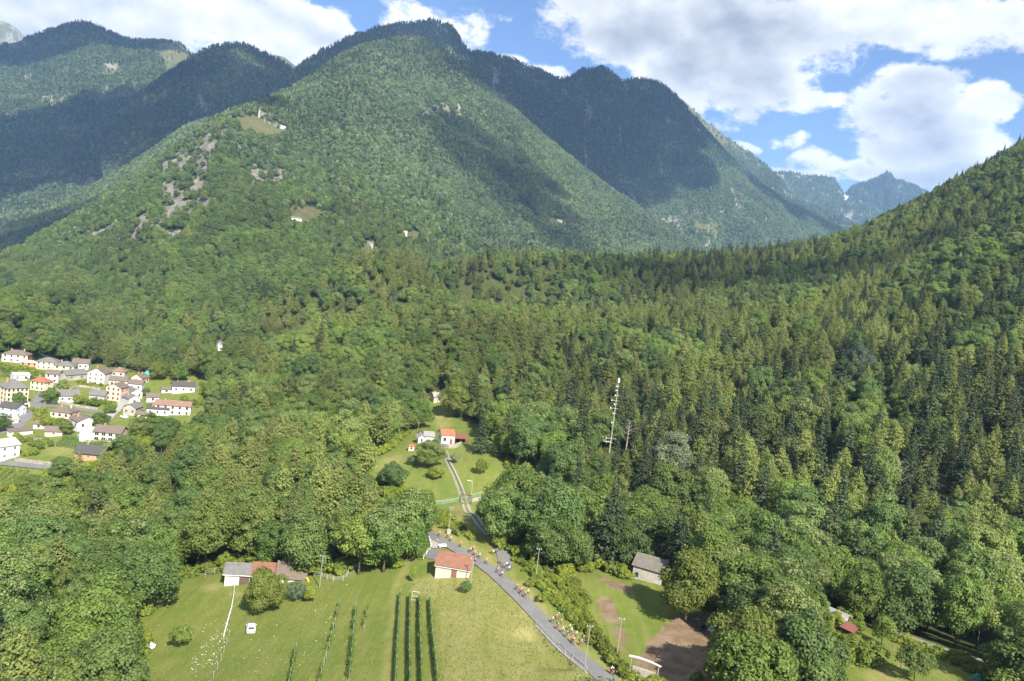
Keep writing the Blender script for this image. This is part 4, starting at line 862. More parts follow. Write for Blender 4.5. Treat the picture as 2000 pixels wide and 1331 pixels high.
def block(root, w, dp, h, rh, roof="gable", ridge="x", wall="white", rcol="slate", over=0.45, ox=0.0, oy=0.0, oz=0.0, below=2.2, hip=0.5):
    """walls with gables and a roof with eaves; local origin at the middle of the front wall's foot"""
    W = WALLS.get(wall); Rm = ROOFS[rcol]; x0, x1, y0, y1 = ox - w / 2, ox + w / 2, oy, oy + dp; z0, z1 = oz - below, oz + h
    mb = MB(); mb.add([(x0, y0, z0), (x1, y0, z0), (x1, y1, z0), (x0, y1, z0), (x0, y0, z1), (x1, y0, z1), (x1, y1, z1), (x0, y1, z1)], [(3, 2, 1, 0), (0, 1, 5, 4), (1, 2, 6, 5), (2, 3, 7, 6), (3, 0, 4, 7), (4, 5, 6, 7)])
    th = 0.16; rb = MB(); e = over
    def slab(P):   # P: four corners on the top surface, counter-clockwise from above
        n = (Vector(P[1]) - Vector(P[0])).cross(Vector(P[-1]) - Vector(P[0])).normalized()
        if n.z < 0: n = -n
        Q = [Vector(p) + n * th for p in P]; k = len(P)
        rb.add([*P, *Q], [tuple(range(k))[::-1], tuple(range(k, 2 * k))] + [(i, (i + 1) % k, (i + 1) % k + k, i + k) for i in range(k)])
    if roof == "gable" and ridge == "x":
        ym = (y0 + y1) / 2; s = rh / (dp / 2); ze = z1 - s * e
        mb.add([(x0, y0, z1), (x0, y1, z1), (x0, ym, z1 + rh)], [(0, 2, 1)]); mb.add([(x1, y0, z1), (x1, y1, z1), (x1, ym, z1 + rh)], [(0, 1, 2)])
        slab([(x0 - e, y0 - e, ze), (x1 + e, y0 - e, ze), (x1 + e, ym, z1 + rh), (x0 - e, ym, z1 + rh)]); slab([(x1 + e, y1 + e, ze), (x0 - e, y1 + e, ze), (x0 - e, ym, z1 + rh), (x1 + e, ym, z1 + rh)])
    elif roof == "gable":
        xm = (x0 + x1) / 2; s = rh / (w / 2); ze = z1 - s * e
        mb.add([(x0, y0, z1), (x1, y0, z1), (xm, y0, z1 + rh)], [(0, 1, 2)]); mb.add([(x0, y1, z1), (x1, y1, z1), (xm, y1, z1 + rh)], [(0, 2, 1)])
        slab([(x0 - e, y1 + e, ze), (x0 - e, y0 - e, ze), (xm, y0 - e, z1 + rh), (xm, y1 + e, z1 + rh)]); slab([(x1 + e, y0 - e, ze), (x1 + e, y1 + e, ze), (xm, y1 + e, z1 + rh), (xm, y0 - e, z1 + rh)])
    elif roof == "hip":
        if w >= dp: i0 = dp / 2 * hip * 2; a = (x0 + min(i0, w / 2 - .05), (y0 + y1) / 2); b = (x1 - min(i0, w / 2 - .05), (y0 + y1) / 2)
        else: i0 = w / 2 * hip * 2; a = ((x0 + x1) / 2, y0 + min(i0, dp / 2 - .05)); b = ((x0 + x1) / 2, y1 - min(i0, dp / 2 - .05))
        ze = z1 - 0.08; zt = z1 + rh; c = [(x0 - e, y0 - e, ze), (x1 + e, y0 - e, ze), (x1 + e, y1 + e, ze), (x0 - e, y1 + e, ze)]; A = (*a, zt); B = (*b, zt)
        if w >= dp: tops = [(c[0], c[1], B, A), (c[1], c[2], B), (c[2], c[3], A, B), (c[3], c[0], A)]
        else: tops = [(c[0], c[1], A), (c[1], c[2], B, A), (c[2], c[3], B), (c[3], c[0], A, B)]
        for P in tops: rb.add(list(P), [tuple(range(len(P)))])
        lo = [(p[0], p[1], p[2] - th) for p in c]; rb.add(c + lo, [(i, i + 4, (i + 1) % 4 + 4, (i + 1) % 4) for i in range(4)] + [(7, 6, 5, 4)])
    elif roof == "mono":      # falls towards the front
        mb.add([(x0, y0, z1), (x0, y1, z1), (x0, y1, z1 + rh)], [(0, 2, 1)]); mb.add([(x1, y0, z1), (x1, y1, z1), (x1, y1, z1 + rh)], [(0, 1, 2)]); mb.add([(x0, y1, z1), (x1, y1, z1), (x1, y1, z1 + rh), (x0, y1, z1 + rh)], [(1, 0, 3, 2)])
        s = rh / dp; slab([(x0 - e, y0 - e, z1 - s * e), (x1 + e, y0 - e, z1 - s * e), (x1 + e, y1 + e, z1 + rh + s * e), (x0 - e, y1 + e, z1 + rh + s * e)])
    if wall: mb.build("wall", W, root)
    rb.build("roof", Rm, root); return rb
def house(name, label, u, v, w, dp, h, rh, yaw, roof="gable", ridge="x", wall="white", rcol="slate", win=(3, 2), side=(0, 0), fr="brown", chim=1, over=0.45, door=None, below=2.5, wsz=(0.95, 1.2), cat="house", hip=0.5, group=None, storey=None):
    p = at(u, v); az_ = math.atan2(p.x, p.y)
    t = thing(name, label, cat, p, R(yaw) - az_, group); t['_w'] = w
    block(t, w, dp, h, rh, roof, ridge, wall, rcol, over, below=below, hip=hip)
    nc, nr_ = win; sh = (h / max(nr_, 1))
    for j in range(nr_):
        z = sh * (j + 0.55)
        for i in range(nc):
            x = -w / 2 + w * (i + 0.5) / nc
            if door is not None and j == 0 and i == door: continue
            put_win(t, x, -0.04, z, 0.0, *wsz, fr)
    if door is not None:
        x = -w / 2 + w * (door + 0.5) / max(nc, 1); MB().box((x, -0.04, 1.05), (1.1, 0.10, 2.1)).build("door", FRAMES["brown"], t)
    sc_, sr = side; sx = (w / 2 + 0.04) if yaw < 0 else -(w / 2 + 0.04)
    for j in range(sr):
        for i in range(sc_): put_win(t, sx, dp * (i + 0.5) / sc_, h / sr * (j + 0.55), R(90), *wsz, fr)
    for k in range(chim):
        cx_ = (-0.25 + 0.5 * k) * w; cy_ = dp * 0.62; MB().box((cx_, cy_, h + rh * 0.62), (0.6, 0.6, rh * 0.5 + 1.3)).box((cx_, cy_, h + rh * 0.62 + (rh * 0.5 + 1.3) / 2 + 0.08), (0.78, 0.78, 0.14)).build("chimney", WALLS["plasterstone" if k else "salmon"], t)
    del t['_w']; return t
def local(t, name, mb, mat_, **kw): return mb.build(name, mat_, t, **kw)

# the red tiled stone barn by the road
b = house("stone_barn", "small plastered stone barn with rusty red tile roof beside the road", 882, 1129, 7.3, 5.4, 2.5, 1.9, -9, "gable", "x", "plasterstone", "tile", (0, 0), (0, 0), chim=0, over=0.35, cat="barn")
MB().box((0.4, -0.03, 1.0), (1.0, 0.12, 1.7)).build("door", FRAMES["brown"], b); MB().box((0.4, -0.02, 1.92), (1.2, 0.16, 0.16)).box((-0.17, -0.02, 1.0), (0.1, 0.16, 1.8)).box((0.97, -0.02, 1.0), (0.1, 0.16, 1.8)).build("door_frame", WOODG, b)
MB().tube([(-4.0, -0.42, 2.16), (4.0, -0.42, 2.16)], 0.07, 6).build("gutter", STEEL, b)
# grey roofed farm at the left of the meadow
fb_ = thing("farm_building", "long farm building with grey, red and brown roofs behind the walnut tree", "farmhouse", at(462, 1143), R(-7) - math.atan2(at(462, 1143).x, at(462, 1143).y))
block(fb_, 5.4, 6.0, 2.7, 1.3, "gable", "x", "white", "slate", 0.5, below=2); MB().box((1.55, -0.05, 1.2), (2.2, 0.1, 2.4)).build("door", WALLS["wood"], fb_)
MB().tube([(-3.2, -0.55, 2.42), (3.2, -0.55, 2.42)], 0.07, 6).build("gutter", WHITEP, fb_)
_gl = lambda t, x, y: (lambda w_: gz(w_.x, w_.y) - t.location.z)(t.location + Matrix.Rotation(t.rotation_euler[2], 3, 'Z') @ Vector((x, y, 0)))
z2 = 0.0; z3 = min(0.3, _gl(fb_, 11.9, -2.2))
block(fb_, 5.4, 6.3, 2.9, 1.5, "gable", "x", "plasterstone", "tile", 0.3, ox=5.9, oy=-0.1, oz=z2 * .6, below=3); block(fb_, 6.0, 8.4, 2.9, 2.2, "gable", "x", "white", "brown", 0.5, ox=11.9, oy=-2.2, oz=z3, below=3)
put_win(fb_, 5.0, -0.16, z2 * .6 + 1.5, 0, .9, 1.1, "white"); put_win(fb_, 7.2, -0.16, z2 * .6 + 1.5, 0, .9, 1.1, "white"); put_win(fb_, 14.95, 0.5, z3 + 1.5, R(90), .9, 1.1, "white"); put_win(fb_, 11.0, -2.26, z3 + 1.4, 0, .9, 1.1, "white")
MB().box((14.95, 2.6, z3 + 1.05), (0.1, 1.1, 2.1)).build("door", WHITEP, fb_); MB().box((10.8, 3.0, z3 + 5.0), (.6, .6, 1.2)).build("chimney", WALLS["white"], fb_)
# stone shed above the pasture
s2 = house("stone_shed", "grey stone shed with mossy slab roof at the pasture edge", 1262, 1136, 6.6, 5.0, 3.0, 2.0, -16, "gable", "x", "stone", "mossy", (0, 0), (0, 0), chim=0, over=0.35, cat="shed"); MB().box((-2.3, -0.02, 0.9), (0.7, 0.1, 1.0)).build("opening", GLASS, s2)
# red roofed house on the hillside
hh_ = house("hillside_house", "cream house with bright red tile roof at the top of the drive", 874, 868, 5.2, 5.6, 3.4, 1.8, 16, "gable", "x", "white", "terracotta", (2, 1), (1, 1), chim=0, cat="house", door=1, over=0.25)
pc_ = hh_
block(pc_, 5.6, 4.6, 2.3, 0.7, "mono", "x", None, "redsheet", 0.2, ox=5.6, oy=0.4)
for x in (3.2, 5.4, 8.2): MB().box((x, 0.6, 0.2), (0.16, 0.16, 4.2)).build("post", WOODB, pc_)
MB().box((5.6, 4.9, 0.6), (5.6, 0.2, 3.4)).build("back_wall", WALLS["wood"], pc_)
house("white_annex", "small white annex with grey gable left of the hillside house", 823, 866, 2.6, 4.5, 2.2, 1.1, 10, "gable", "y", "white", "grey", (1, 1), chim=0, cat="annex", wsz=(.6, .8))
house("grey_lean_to", "low grey roofed lean-to beside the white annex", 838, 862, 3.6, 3.6, 2.0, 0.9, 6, "mono", "x", "grey", "grey", (0, 0), chim=0, cat="shed")
house("garden_hut", "tiny red roofed garden hut below the hillside house", 803, 881, 1.9, 1.8, 1.7, 0.5, 5, "gable", "x", "white", "terracotta", (1, 1), chim=0, cat="hut", wsz=(.6, .7), over=0.2)
house("forest_hut", "stone hut with grey slab roof in the glade above the house", 857, 786, 5.4, 5.0, 2.8, 1.6, 22, "gable", "x", "plasterstone", "grey", (1, 1), chim=1, cat="hut", wsz=(.7, .8))
wall_run([(862, 873), (878, 876), (892, 874), (900, 870)], 1.4, 0.5, STONE, "terrace_wall", "rough stone terrace wall below the hillside house", "wall")

# ------------------------------------------------------------------ the village
H = house; VG = "houses of the village"
def vh(*a, **k):
    k.setdefault('group', VG); t = H(*a, **k); t.scale = (0.9, 0.9, 0.9); return t
o1 = vh("village_house", "long house with dark hipped roof and orange right end, topmost left", 28, 708, 15, 10, 5.2, 2.6, -16, "hip", "x", "white", "brown", (4, 2), (2, 2), fr="brown", chim=2)
MB().box((7.53, 5, 3.2), (0.14, 10.05, 4.1)).build("orange_cladding", WALLS["orange"], o1)
vh("village_annex", "low pale roofed annex right of the orange ended house", 56, 716, 10, 6, 2.6, 1.0, -12, "hip", "x", "salmon", "pale", (3, 1), chim=0)
vh("village_house", "cream row house with brown hipped roof, left half of the pair", 90, 722, 12, 10, 5.0, 2.4, -14, "hip", "x", "cream", "slate", (4, 2), chim=0, fr="yellow")
vh("village_house", "cream row house with brown hipped roof, right half of the pair", 124, 729, 11.5, 10, 4.6, 2.4, -14, "hip", "x", "cream", "slate", (3, 2), chim=1, fr="brown")
vh("village_house", "house with dark roof tucked behind the cream row", 156, 722, 10, 8, 4.2, 2.4, -12, "gable", "x", "paleblue", "brown", (3, 1), chim=1)
vh("village_barn", "long grey stone barn with slab roof and blank gable end", 122, 744, 6.0, 14, 4.0, 2.6, -52, "gable", "y", "stone", "slate", (0, 0), (2, 1), chim=0, fr="grey", cat="barn")
vh("village_house", "narrow brown roofed house beside the terracotta roof", 100, 748, 7, 7, 5.2, 2.0, -18, "gable", "x", "white", "brown", (2, 2), chim=1)
vh("village_house", "house with bright terracotta roof and green shutters by the street", 72, 763, 8.6, 7.2, 5.2, 2.2, -38, "hip", "x", "cream", "terracotta", (3, 2), (1, 2), fr="green", chim=1)
vh("village_shed", "pale grey sheet roofed shed behind the terracotta roof", 42, 744, 8.5, 7, 3.2, 1.2, 14, "gable", "x", "paleblue", "pale", (2, 1), chim=0, cat="shed")
vh("village_villa", "big four storey cream house with steep slate hipped roof, left edge", 33, 793, 10.5, 10.5, 9.4, 4.2, 24, "hip", "x", "cream", "slate", (5, 4), (3, 4), fr="brown", chim=2, wsz=(0.8, 1.3))
vh("village_house", "tall white gabled house in the middle of the village", 186, 752, 9.6, 11, 7.2, 2.8, -24, "gable", "y", "white", "brown", (3, 3), (2, 2), fr="yellow", chim=1)
vh("village_house", "red brown hipped house right behind the tall white gable", 229, 737, 8, 8, 3.6, 2.4, -15, "hip", "x", "grey", "oldtile", (2, 1), chim=0)
vh("village_house", "low dark roofed house behind the pink house", 230, 756, 10, 7, 3.8, 2.0, -10, "gable", "x", "cream", "brown", (3, 1), chim=1)
vh("village_house", "stone gabled dark roofed house at the upper right of the cluster", 266, 750, 7, 8, 3.8, 2.2, -30, "gable", "y", "plasterstone", "brown", (1, 1), (2, 1), chim=1)
vh("village_house", "dark roofed house with white walls right of the round tree", 263, 764, 7.4, 7, 4.2, 1.8, -12, "gable", "x", "white", "brown", (2, 1), chim=1)
vh("village_house", "pink three storey house with brown roof on the alley", 220, 783, 8.4, 8, 7.6, 2.0, -30, "gable", "y", "pink", "brown", (3, 3), (2, 2), fr="brown", chim=1, wsz=(.75, 1.1))
vh("village_house", "dark roofed narrow house, upper of the stepped stone row", 266, 780, 6.4, 8, 4.0, 1.8, 24, "gable", "y", "white", "slate", (2, 1), chim=0)
vh("village_house", "dark roofed narrow house, middle of the stepped stone row", 262, 792, 6.0, 8, 3.8, 1.8, 24, "gable", "y", "grey", "slate", (1, 1), chim=1)
vh("village_house", "stone gabled house with slab roof, lowest of the stepped row", 252, 812, 6.4, 8, 4.2, 1.8, -26, "gable", "y", "stone", "slate", (2, 1), (1, 1), fr="grey", chim=0)
vh("village_house", "white bungalow with slate roof and red window frames on the lawn", 358, 768, 12.4, 8, 3.9, 2.2, 6, "gable", "x", "white", "dark", (3, 1), (1, 1), fr="red", chim=2)
vh("village_shed", "dark roofed open shed left of the white bungalow", 325, 768, 5.5, 4.5, 2.2, 1.0, 8, "gable", "x", "grey", "brown", (1, 1), chim=0, cat="shed")
vh("village_house", "small dark roofed house behind the long orange roof", 298, 786, 6.4, 6, 3.0, 1.6, 6, "gable", "x", "grey", "brown", (1, 1), chim=0)
vh("village_house", "long house with faded orange tile roof at the village edge", 336, 811, 17.5, 7, 5.0, 2.0, -8, "gable", "x", "white", "oldtile", (5, 2), (1, 2), fr="brown", chim=1)
vh("village_house", "white house with slate roof in front of the long orange roof", 307, 812, 10.5, 4, 3.4, 1.5, -8, "mono", "x", "white", "dark", (3, 1), chim=1, fr="grey")
vh("village_shed", "little dark roofed shed at the foot of the orange roofed house", 277, 819, 4.2, 4, 2.4, 1.0, -4, "gable", "x", "white", "brown", (1, 1), chim=0, cat="shed")
vh("village_farmhouse", "old farmhouse with sagging slate roof and white left gable", 128, 787, 13, 8, 3.8, 2.6, 12, "gable", "x", "white", "slate", (4, 1), (1, 1), fr="grey", chim=1)
vh("village_barn", "dilapidated stone barn right of the slate roofed farmhouse", 188, 784, 8, 7, 3.4, 2.2, -22, "gable", "x", "stone", "slate", (1, 1), chim=0, fr="grey", cat="barn")
vh("village_house", "pale blue house with slate roof below the cream villa", 13, 815, 8.6, 8, 4.8, 2.0, -36, "gable", "x", "paleblue", "dark", (2, 2), (2, 2), fr="white", chim=0)
vh("village_house", "bungalow with brown hipped roof and yellow awning", 116, 818, 9.4, 9, 3.4, 2.4, -30, "hip", "x", "cream", "brown", (3, 1), (2, 1), fr="brown", chim=2)
vh("village_garage", "small white flat roofed garage beside the street", 26, 828, 4.2, 4.0, 2.1, 0.3, 12, "mono", "x", "white", "pale", (1, 1), chim=0, cat="garage", wsz=(.6, .5))
vh("village_house", "white house with low arched dark gable by the lane", 171, 840, 9.2, 10, 4.2, 1.9, 22, "gable", "y", "white", "brown", (2, 1), (2, 1), fr="brown", chim=1)
vh("village_garage", "white garage with dark roof at the garden edge", 75, 838, 5.0, 5.5, 2.3, 1.2, -28, "gable", "x", "white", "brown", (1, 1), chim=0, cat="garage")
vh("village_carport", "long low carport with thin dark roof", 42, 851, 9.5, 3.6, 2.1, 0.5, 20, "mono", "x", "white", "brown", (0, 0), chim=0, cat="carport")
vh("village_barn", "little barn with half grey, half rusty roof among vines", 104, 853, 7.0, 5.2, 2.5, 1.8, -6, "gable", "x", "plasterstone", "brown", (1, 1), chim=0, cat="barn", wsz=(.6, .5))
t28 = vh("village_house", "wide white house with brown roof and glazed front by the vines", 208, 863, 11.5, 9, 4.2, 2.2, -18, "gable", "x", "cream", "brown", (4, 2), (1, 1), fr="white", chim=1, wsz=(1.7, 1.5))
block(t28, 6.0, 5.0, 3.2, 0.3, "mono", "x", "white", "pale", 0.2, ox=-8.6, oy=0.5)
vh("village_house", "white house with pale grey roof at the left edge above the road", 18, 897, 8.6, 8.6, 5.8, 2.0, 34, "gable", "x", "white", "pale", (2, 2), (2, 2), fr="white", chim=1)
vh("village_house", "orange house with large dark roof beside the wood", 172, 900, 10.5, 9, 3.2, 2.2, -22, "gable", "x", "salmon", "dark", (3, 1), (1, 1), fr="white", chim=1, over=0.8)
vh("village_shed", "dark wooden shed in the lower garden", 76, 866, 3.6, 2.4, 1.6, .5, 8, "gable", "x", "wood", "slate", (0, 0), chim=0, cat="shed")
sh = thing("wayside_shrine", "small white wayside shrine with dark arched niche at the junction", "shrine", at(52, 801), R(12) - math.atan2(at(52, 801).x, at(52, 801).y))
MB().box((0, 0.8, 1.5), (2.2, 1.6, 4.2)).build("wall", WALLS["white"], sh); MB().add([(-1.4, -.3, 3.5), (1.4, -.3, 3.5), (1.4, 1.9, 3.5), (-1.4, 1.9, 3.5), (0, .8, 4.3)], [(3, 2, 1, 0), (0, 1, 4), (1, 2, 4), (2, 3, 4), (3, 0, 4)]).build("roof", ROOFS["grey"], sh)
MB().box((0, -0.02, 1.2), (1.0, 0.1, 2.0)).tube([(-0, -0.07, 2.2), (0, 0.05, 2.2)], 0.5, 12).build("niche", GLASS, sh)
ch = house("bell_tower", "small white bell tower poking out of the trees right of the village", 429, 692, 4.0, 4.0, 9.5, 1.9, 20, "hip", "x", "white", "slate", (1, 3), (1, 3), chim=0, cat="tower", wsz=(.8, 1.3), over=0.3, below=14)
pl = thing("garden_pool", "round white garden pool with blue water beside the glazed house", "pool", at(160, 855))
MB().tube([(0, 0, -0.4), (0, 0, 1.1)], 1.9, 18).build("pool_wall", WHITEP, pl); MB().tube([(0, 0, 1.0), (0, 0, 1.13)], 1.75, 18).build("water", plain("pool_water", (0.10, 0.45, 0.75), 0.1, 0.1, 1.0), pl)
wall_run([(28, 901), (50, 904), (85, 908), (100, 910)], 1.3, 0.4, STONE, "garden_wall", "pale stone wall along the road at the village's lower edge", "wall")
wall_run([(130, 770), (150, 757), (172, 758), (196, 762)], 1.1, 0.4, STONE, "garden_wall", "stone garden wall below the tall white gable", "wall")
wall_run([(85, 789), (110, 787), (135, 792), (160, 797), (190, 801)], 1.2, 0.4, STONE, "garden_wall", "grey stone wall along the lane", "wall")

# houses out on the mountain
def at_sheet(sheet, u, v, dz=0.0):
    p = on_sheet(sheet, u, v); return Vector(p) + Vector((0, 0, dz))
def on_sheet(sheet, u, v):
    P = SHEETS[sheet][0]; pu, pv_, pt = proj(P); k = np.argmin(np.where(pt > 0, (pu - u) ** 2 + (pv_ - v) ** 2, 1e18))
    q = ray(u, v); return q * (P[k] @ q / (q @ q)) * 0.5 + P[k] * 0.5
def hill_house(u, v, w, label, wall="white", rcol="slate", sheet="mountain_main", h=3.4, yaw=10):
    p = at_sheet(sheet, u, v, 1.0); t = thing("mountain_hut", label, "hut", p, R(yaw) - math.atan2(p.x, p.y), "huts scattered over the mountain")
    block(t, w, w * 0.7, h, 2.0, "gable", "x", wall, rcol, 0.4, below=6); MB().box((-w * .2, -0.03, h * .5), (1.2, .1, 1.2)).build("window", GLASS, t); MB().box((w * .2, -0.03, h * .4), (1.1, .1, 2.0)).build("door", FRAMES["brown"], t)
hill_house(551, 251, 13, "white hut on the grassy spur left of the summit", rcol="pale")
hill_house(579, 431, 15, "white house in the clearing halfway up the mountain")
hill_house(786, 455, 16, "brown roofed chalet with white front below two dark firs", rcol="oldtile"); hill_house(722, 481, 9, "small grey hut in the wood left of the chalet", "stone")
hill_house(839, 131, 11, "tiny white hut high on the main slope", rcol="pale"); hill_house(1093, 434, 16, "white hut on the right flank of the mountain", rcol="pale")
hill_house(140, 604, 11, "white house with slate roof at the foot of the mountain behind the village"); hill_house(180, 606, 9, "grey roofed shed right of the house at the mountain's foot", "grey")
hill_house(1392, 447, 14, "small white farm far down the right valley side", rcol="pale", sheet="mountain_ridge"); hill_house(1382, 440, 12, "upper of the two far white farms on the right valley side", rcol="pale", sheet="mountain_ridge"); hill_house(1240, 425, 12, "white hut on the far slope right of the main mountain", rcol="pale", sheet="mountain_ridge")
p = at_sheet("mountain_main", 506, 232); tr = thing("ruined_tower", "thin ruined stone tower on the grassy spur", "tower", p); MB().box((0, 0, 6), (4.5, 4.5, 20), taper=0.75).build("wall", WALLS["stone"], tr); MB().box((1.6, 0, 16.5), (0.9, 2.2, 2.0)).build("broken_top", WALLS["stone"], tr)
print("houses", round(time.time() - T0, 1))

# ------------------------------------------------------------------ single trees, shrubs and hedges
def treeh(kind, vi, u, v, vtop, wpx, name, label, cat="tree", mats=None, group=None):
    """a tree whose foot is seen at (u, v), top at vtop and whose crown is wpx wide"""
    p = at(u, v); q = PROTO[kind][vi]; d = float(np.dot(np.array(p), _f)); w_ = wpx * d / F_PX
    k = F_PX * (_u[2]) / d; hgt_ = max(0.8, (v - vtop) / k * 0.97)
    return add_tree(kind, vi, p, random.uniform(0, 6), (w_ / 2 / q[4] * 0.86, w_ / 2 / q[4] * 0.86, hgt_ / q[3]), name, label, cat, group, mats)
treeh('walnut', 0, 513, 1197, 1108, 84, "walnut_tree", "large walnut tree in front of the long farm building")
treeh('fruit', 1, 576, 1174, 1137, 42, "fruit_tree", "grey green shrubby tree right of the walnut", mats=BLUE_M)
treeh('fruit', 0, 604, 1176, 1146, 34, "fruit_tree", "light green bush right of the grey green shrubby tree")
treeh('fruit', 1, 352, 1267, 1220, 46, "fruit_tree", "lone small dark green tree on the left meadow")
treeh('walnut', 1, 1338, 1214, 1074, 132, "walnut_tree", "big yellow green tree standing in the pasture")
treeh('walnut', 0, 1440, 1362, 1186, 150, "walnut_tree", "big yellow green tree at the bottom, right of the pasture")
treeh('broadleaf', 2, 1560, 1380, 1205, 160, "broadleaf_tree", "wide dark tree at the bottom hiding a red shed roof", mats=BROAD_M)
treeh('broadleaf', 0, 1480, 1140, 990, 130, "broadleaf_tree", "tall rounded chestnut above the pasture's right side"); treeh('broadleaf', 4, 1540, 1190, 1060, 120, "broadleaf_tree", "dense chestnut sloping down towards the hidden shed")
treeh('fruit', 0, 1722, 1262, 1205, 62, "garden_tree", "bright green bushy tree beside the leaning pole"); treeh('fruit', 1, 1784, 1331, 1262, 76, "garden_tree", "small open crowned fruit tree on the lower right lawn")
treeh('shrub', 0, 1695, 1300, 1255, 80, "bush", "yellow green bush at the left of the lower right garden", "bush")
treeh('poplar', 0, 1308, 962, 834, 78, "silver_tree", "pale silvery tree right of the tall mast", "tree"); treeh('poplar', 1, 1668, 760, 668, 56, "silver_tree", "bluish grey round tree among the larches on the right slope", "tree", BLUE_M)
treeh('broadleaf', 1, 1380, 1120, 1000, 90, "broadleaf_tree", "bright green tree behind the stone shed")
treeh('broadleaf', 5, 765, 955, 902, 58, "broadleaf_tree", "round dark tree alone on the yard left of the drive"); treeh('broadleaf', 0, 836, 913, 858, 60, "broadleaf_tree", "round dark green tree in front of the hillside house")
treeh('spruce', 2, 938, 886, 800, 60, "spruce_tree", "broad dark conifer right of the hillside house", "spruce"); treeh('walnut', 1, 890, 815, 742, 76, "walnut_tree", "pale yellow green tree beside the stone hut")
treeh('fruit', 0, 848, 936, 915, 40, "fruit_tree", "low spreading fruit tree left of the drive"); treeh('fruit', 1, 806, 910, 890, 26, "fruit_tree", "thin grey green fruit tree near the garden hut", mats=BLUE_M); treeh('fruit', 0, 940, 928, 900, 30, "fruit_tree", "thin fruit tree on the lawn right of the drive"); treeh('fruit', 1, 888, 906, 886, 20, "fruit_tree", "small blossoming shrub tree at the head of the drive", mats=PALE_M)
treeh('fruit', 0, 806, 1140, 1108, 12, "column_shrub", "slim columnar shrub left of the red roofed barn", "shrub"); treeh('fruit', 1, 910, 1160, 1135, 26, "fruit_tree", "small pruned fruit tree in front of the red roofed barn")
for i, (u, v, vt, w) in enumerate([(700, 1122, 990, 110), (748, 1118, 985, 105), (795, 1092, 955, 110), (722, 1080, 975, 90), (815, 1050, 950, 70)]):
    treeh('broadleaf', i, u, v, vt, w, "broadleaf_tree", ["dark olive tree at the left end of the clump above the vines", "dark olive tree in the middle of the clump above the vines", "tall dark tree at the road bend", "dark tree behind the clump above the vines", "narrow dark tree beside the yard fence"][i])
# village gardens
for i, (kind, u, v, vt, w, lab) in enumerate([
  ('broadleaf', 97, 790, 758, 36, "round garden tree beside the street below the terracotta roof"), ('broadleaf', 35, 802, 766, 26, "garden tree in front of the cream villa"), ('broadleaf', 120, 775, 740, 30, "garden tree left of the grey stone barn"), ('broadleaf', 0, 845, 806, 40, "dark round tree at the left edge of the village"),
  ('walnut', 307, 742, 706, 38, "bright yellow green round tree at the upper village edge"), ('broadleaf', 350, 744, 706, 36, "dark round tree behind the white bungalow"), ('broadleaf', 196, 838, 804, 34, "dark garden tree beside the arched gable house"), ('broadleaf', 128, 850, 822, 30, "garden tree right of the little barn"),
  ('fruit', 150, 792, 772, 26, "leafy shrub tree below the slate farmhouse"), ('fruit', 180, 796, 778, 26, "leafy shrub tree below the stone barn"), ('fruit', 80, 880, 862, 16, "small round tree on the lower lawn"), ('fruit', 98, 874, 860, 14, "dark round bush in the lower garden"), ('shrub', 66, 890, 876, 20, "rounded bush on the lawn, right one of two"), ('shrub', 50, 892, 879, 14, "rounded bush on the lawn, left one of two"),
  ('shrub', 80, 808, 796, 14, "clipped round shrub at the street junction"), ('broadleaf', 284, 774, 756, 18, "dark round tree right of the dark roofed cluster"), ('fruit', 360, 790, 774, 22, "round bush on the bungalow's lawn"), ('fruit', 378, 792, 780, 16, "thin shrub at the right of the bungalow's lawn"), ('shrub', 62, 742, 722, 14, "pale round bush by the upper vineyard"), ('broadleaf', 215, 808, 790, 24, "leafy tree below the pink house"),
  ('fruit', 90, 838, 815, 28, "dense shrubbery below the yellow awning bungalow"), ('fruit', 124, 838, 818, 24, "shrubbery beside the arched gable house"), ('broadleaf', 118, 935, 890, 50, "dark tree in front of the orange house"), ('larch', 150, 950, 878, 46, "larch standing before the orange house"), ('larch', 200, 945, 872, 50, "tall larch right of the orange house"), ('broadleaf', 60, 975, 925, 50, "tree at the lower end of the vines"),
  ('broadleaf', 270, 860, 812, 50, "tree at the lower village edge in front of the dark shed"), ('broadleaf', 300, 850, 806, 56, "pale leafy tree in front of the white house with slate roof"), ('broadleaf', 240, 892, 846, 46, "tree right of the glazed house"), ('broadleaf', 330, 858, 815, 50, "tree below the long orange roof")]):
    treeh(kind, i % len(PROTO[kind]), u, v, vt, w, {"broadleaf": "garden_tree", "walnut": "walnut_tree", "fruit": "garden_shrub", "shrub": "garden_bush", "larch": "larch_tree"}[kind], lab, "tree" if kind in ("broadleaf", "walnut") else ("larch" if kind == "larch" else "shrub"))
# undergrowth, hedges and bank scrub: one mass each
sc_col = D.collections.new("shrub_kinds")
for i, q in enumerate(PROTO['shrub']): sc_col.objects.link(D.objects.new("%02d_shrub" % i, q[2]))
NGS = scatter_group("stand_of_shrubs", sc_col)
def scrub(name, P2, smin, smax, label):
    P2 = np.asarray(P2); P = np.column_stack([P2, ground_z(P2[:, 0], P2[:, 1]) - 0.1]); n = len(P); s = rng.uniform(smin, smax, n)
    stuff_points(name, P, rng.integers(0, 4, n), np.stack([s * rng.uniform(.8, 1.25, n), s * rng.uniform(.8, 1.25, n), s * rng.uniform(.7, 1.1, n)], 1), rng.uniform(0, 6.28, n), label, ng=NGS)
def in_px(poly, n, seed=0):
    """points spread over the ground inside a pixel outline"""
    W = np.array([[p.x, p.y] for p in ats(poly)]); lo, hi = W.min(0), W.max(0); rg = np.random.default_rng(seed); out_ = []
    while len(out_) < n:
        q = rg.uniform(lo, hi, (n * 4, 2)); out_ += list(q[inpoly(q[:, 0], q[:, 1], [tuple(w) for w in W])])
    return np.array(out_[:n])
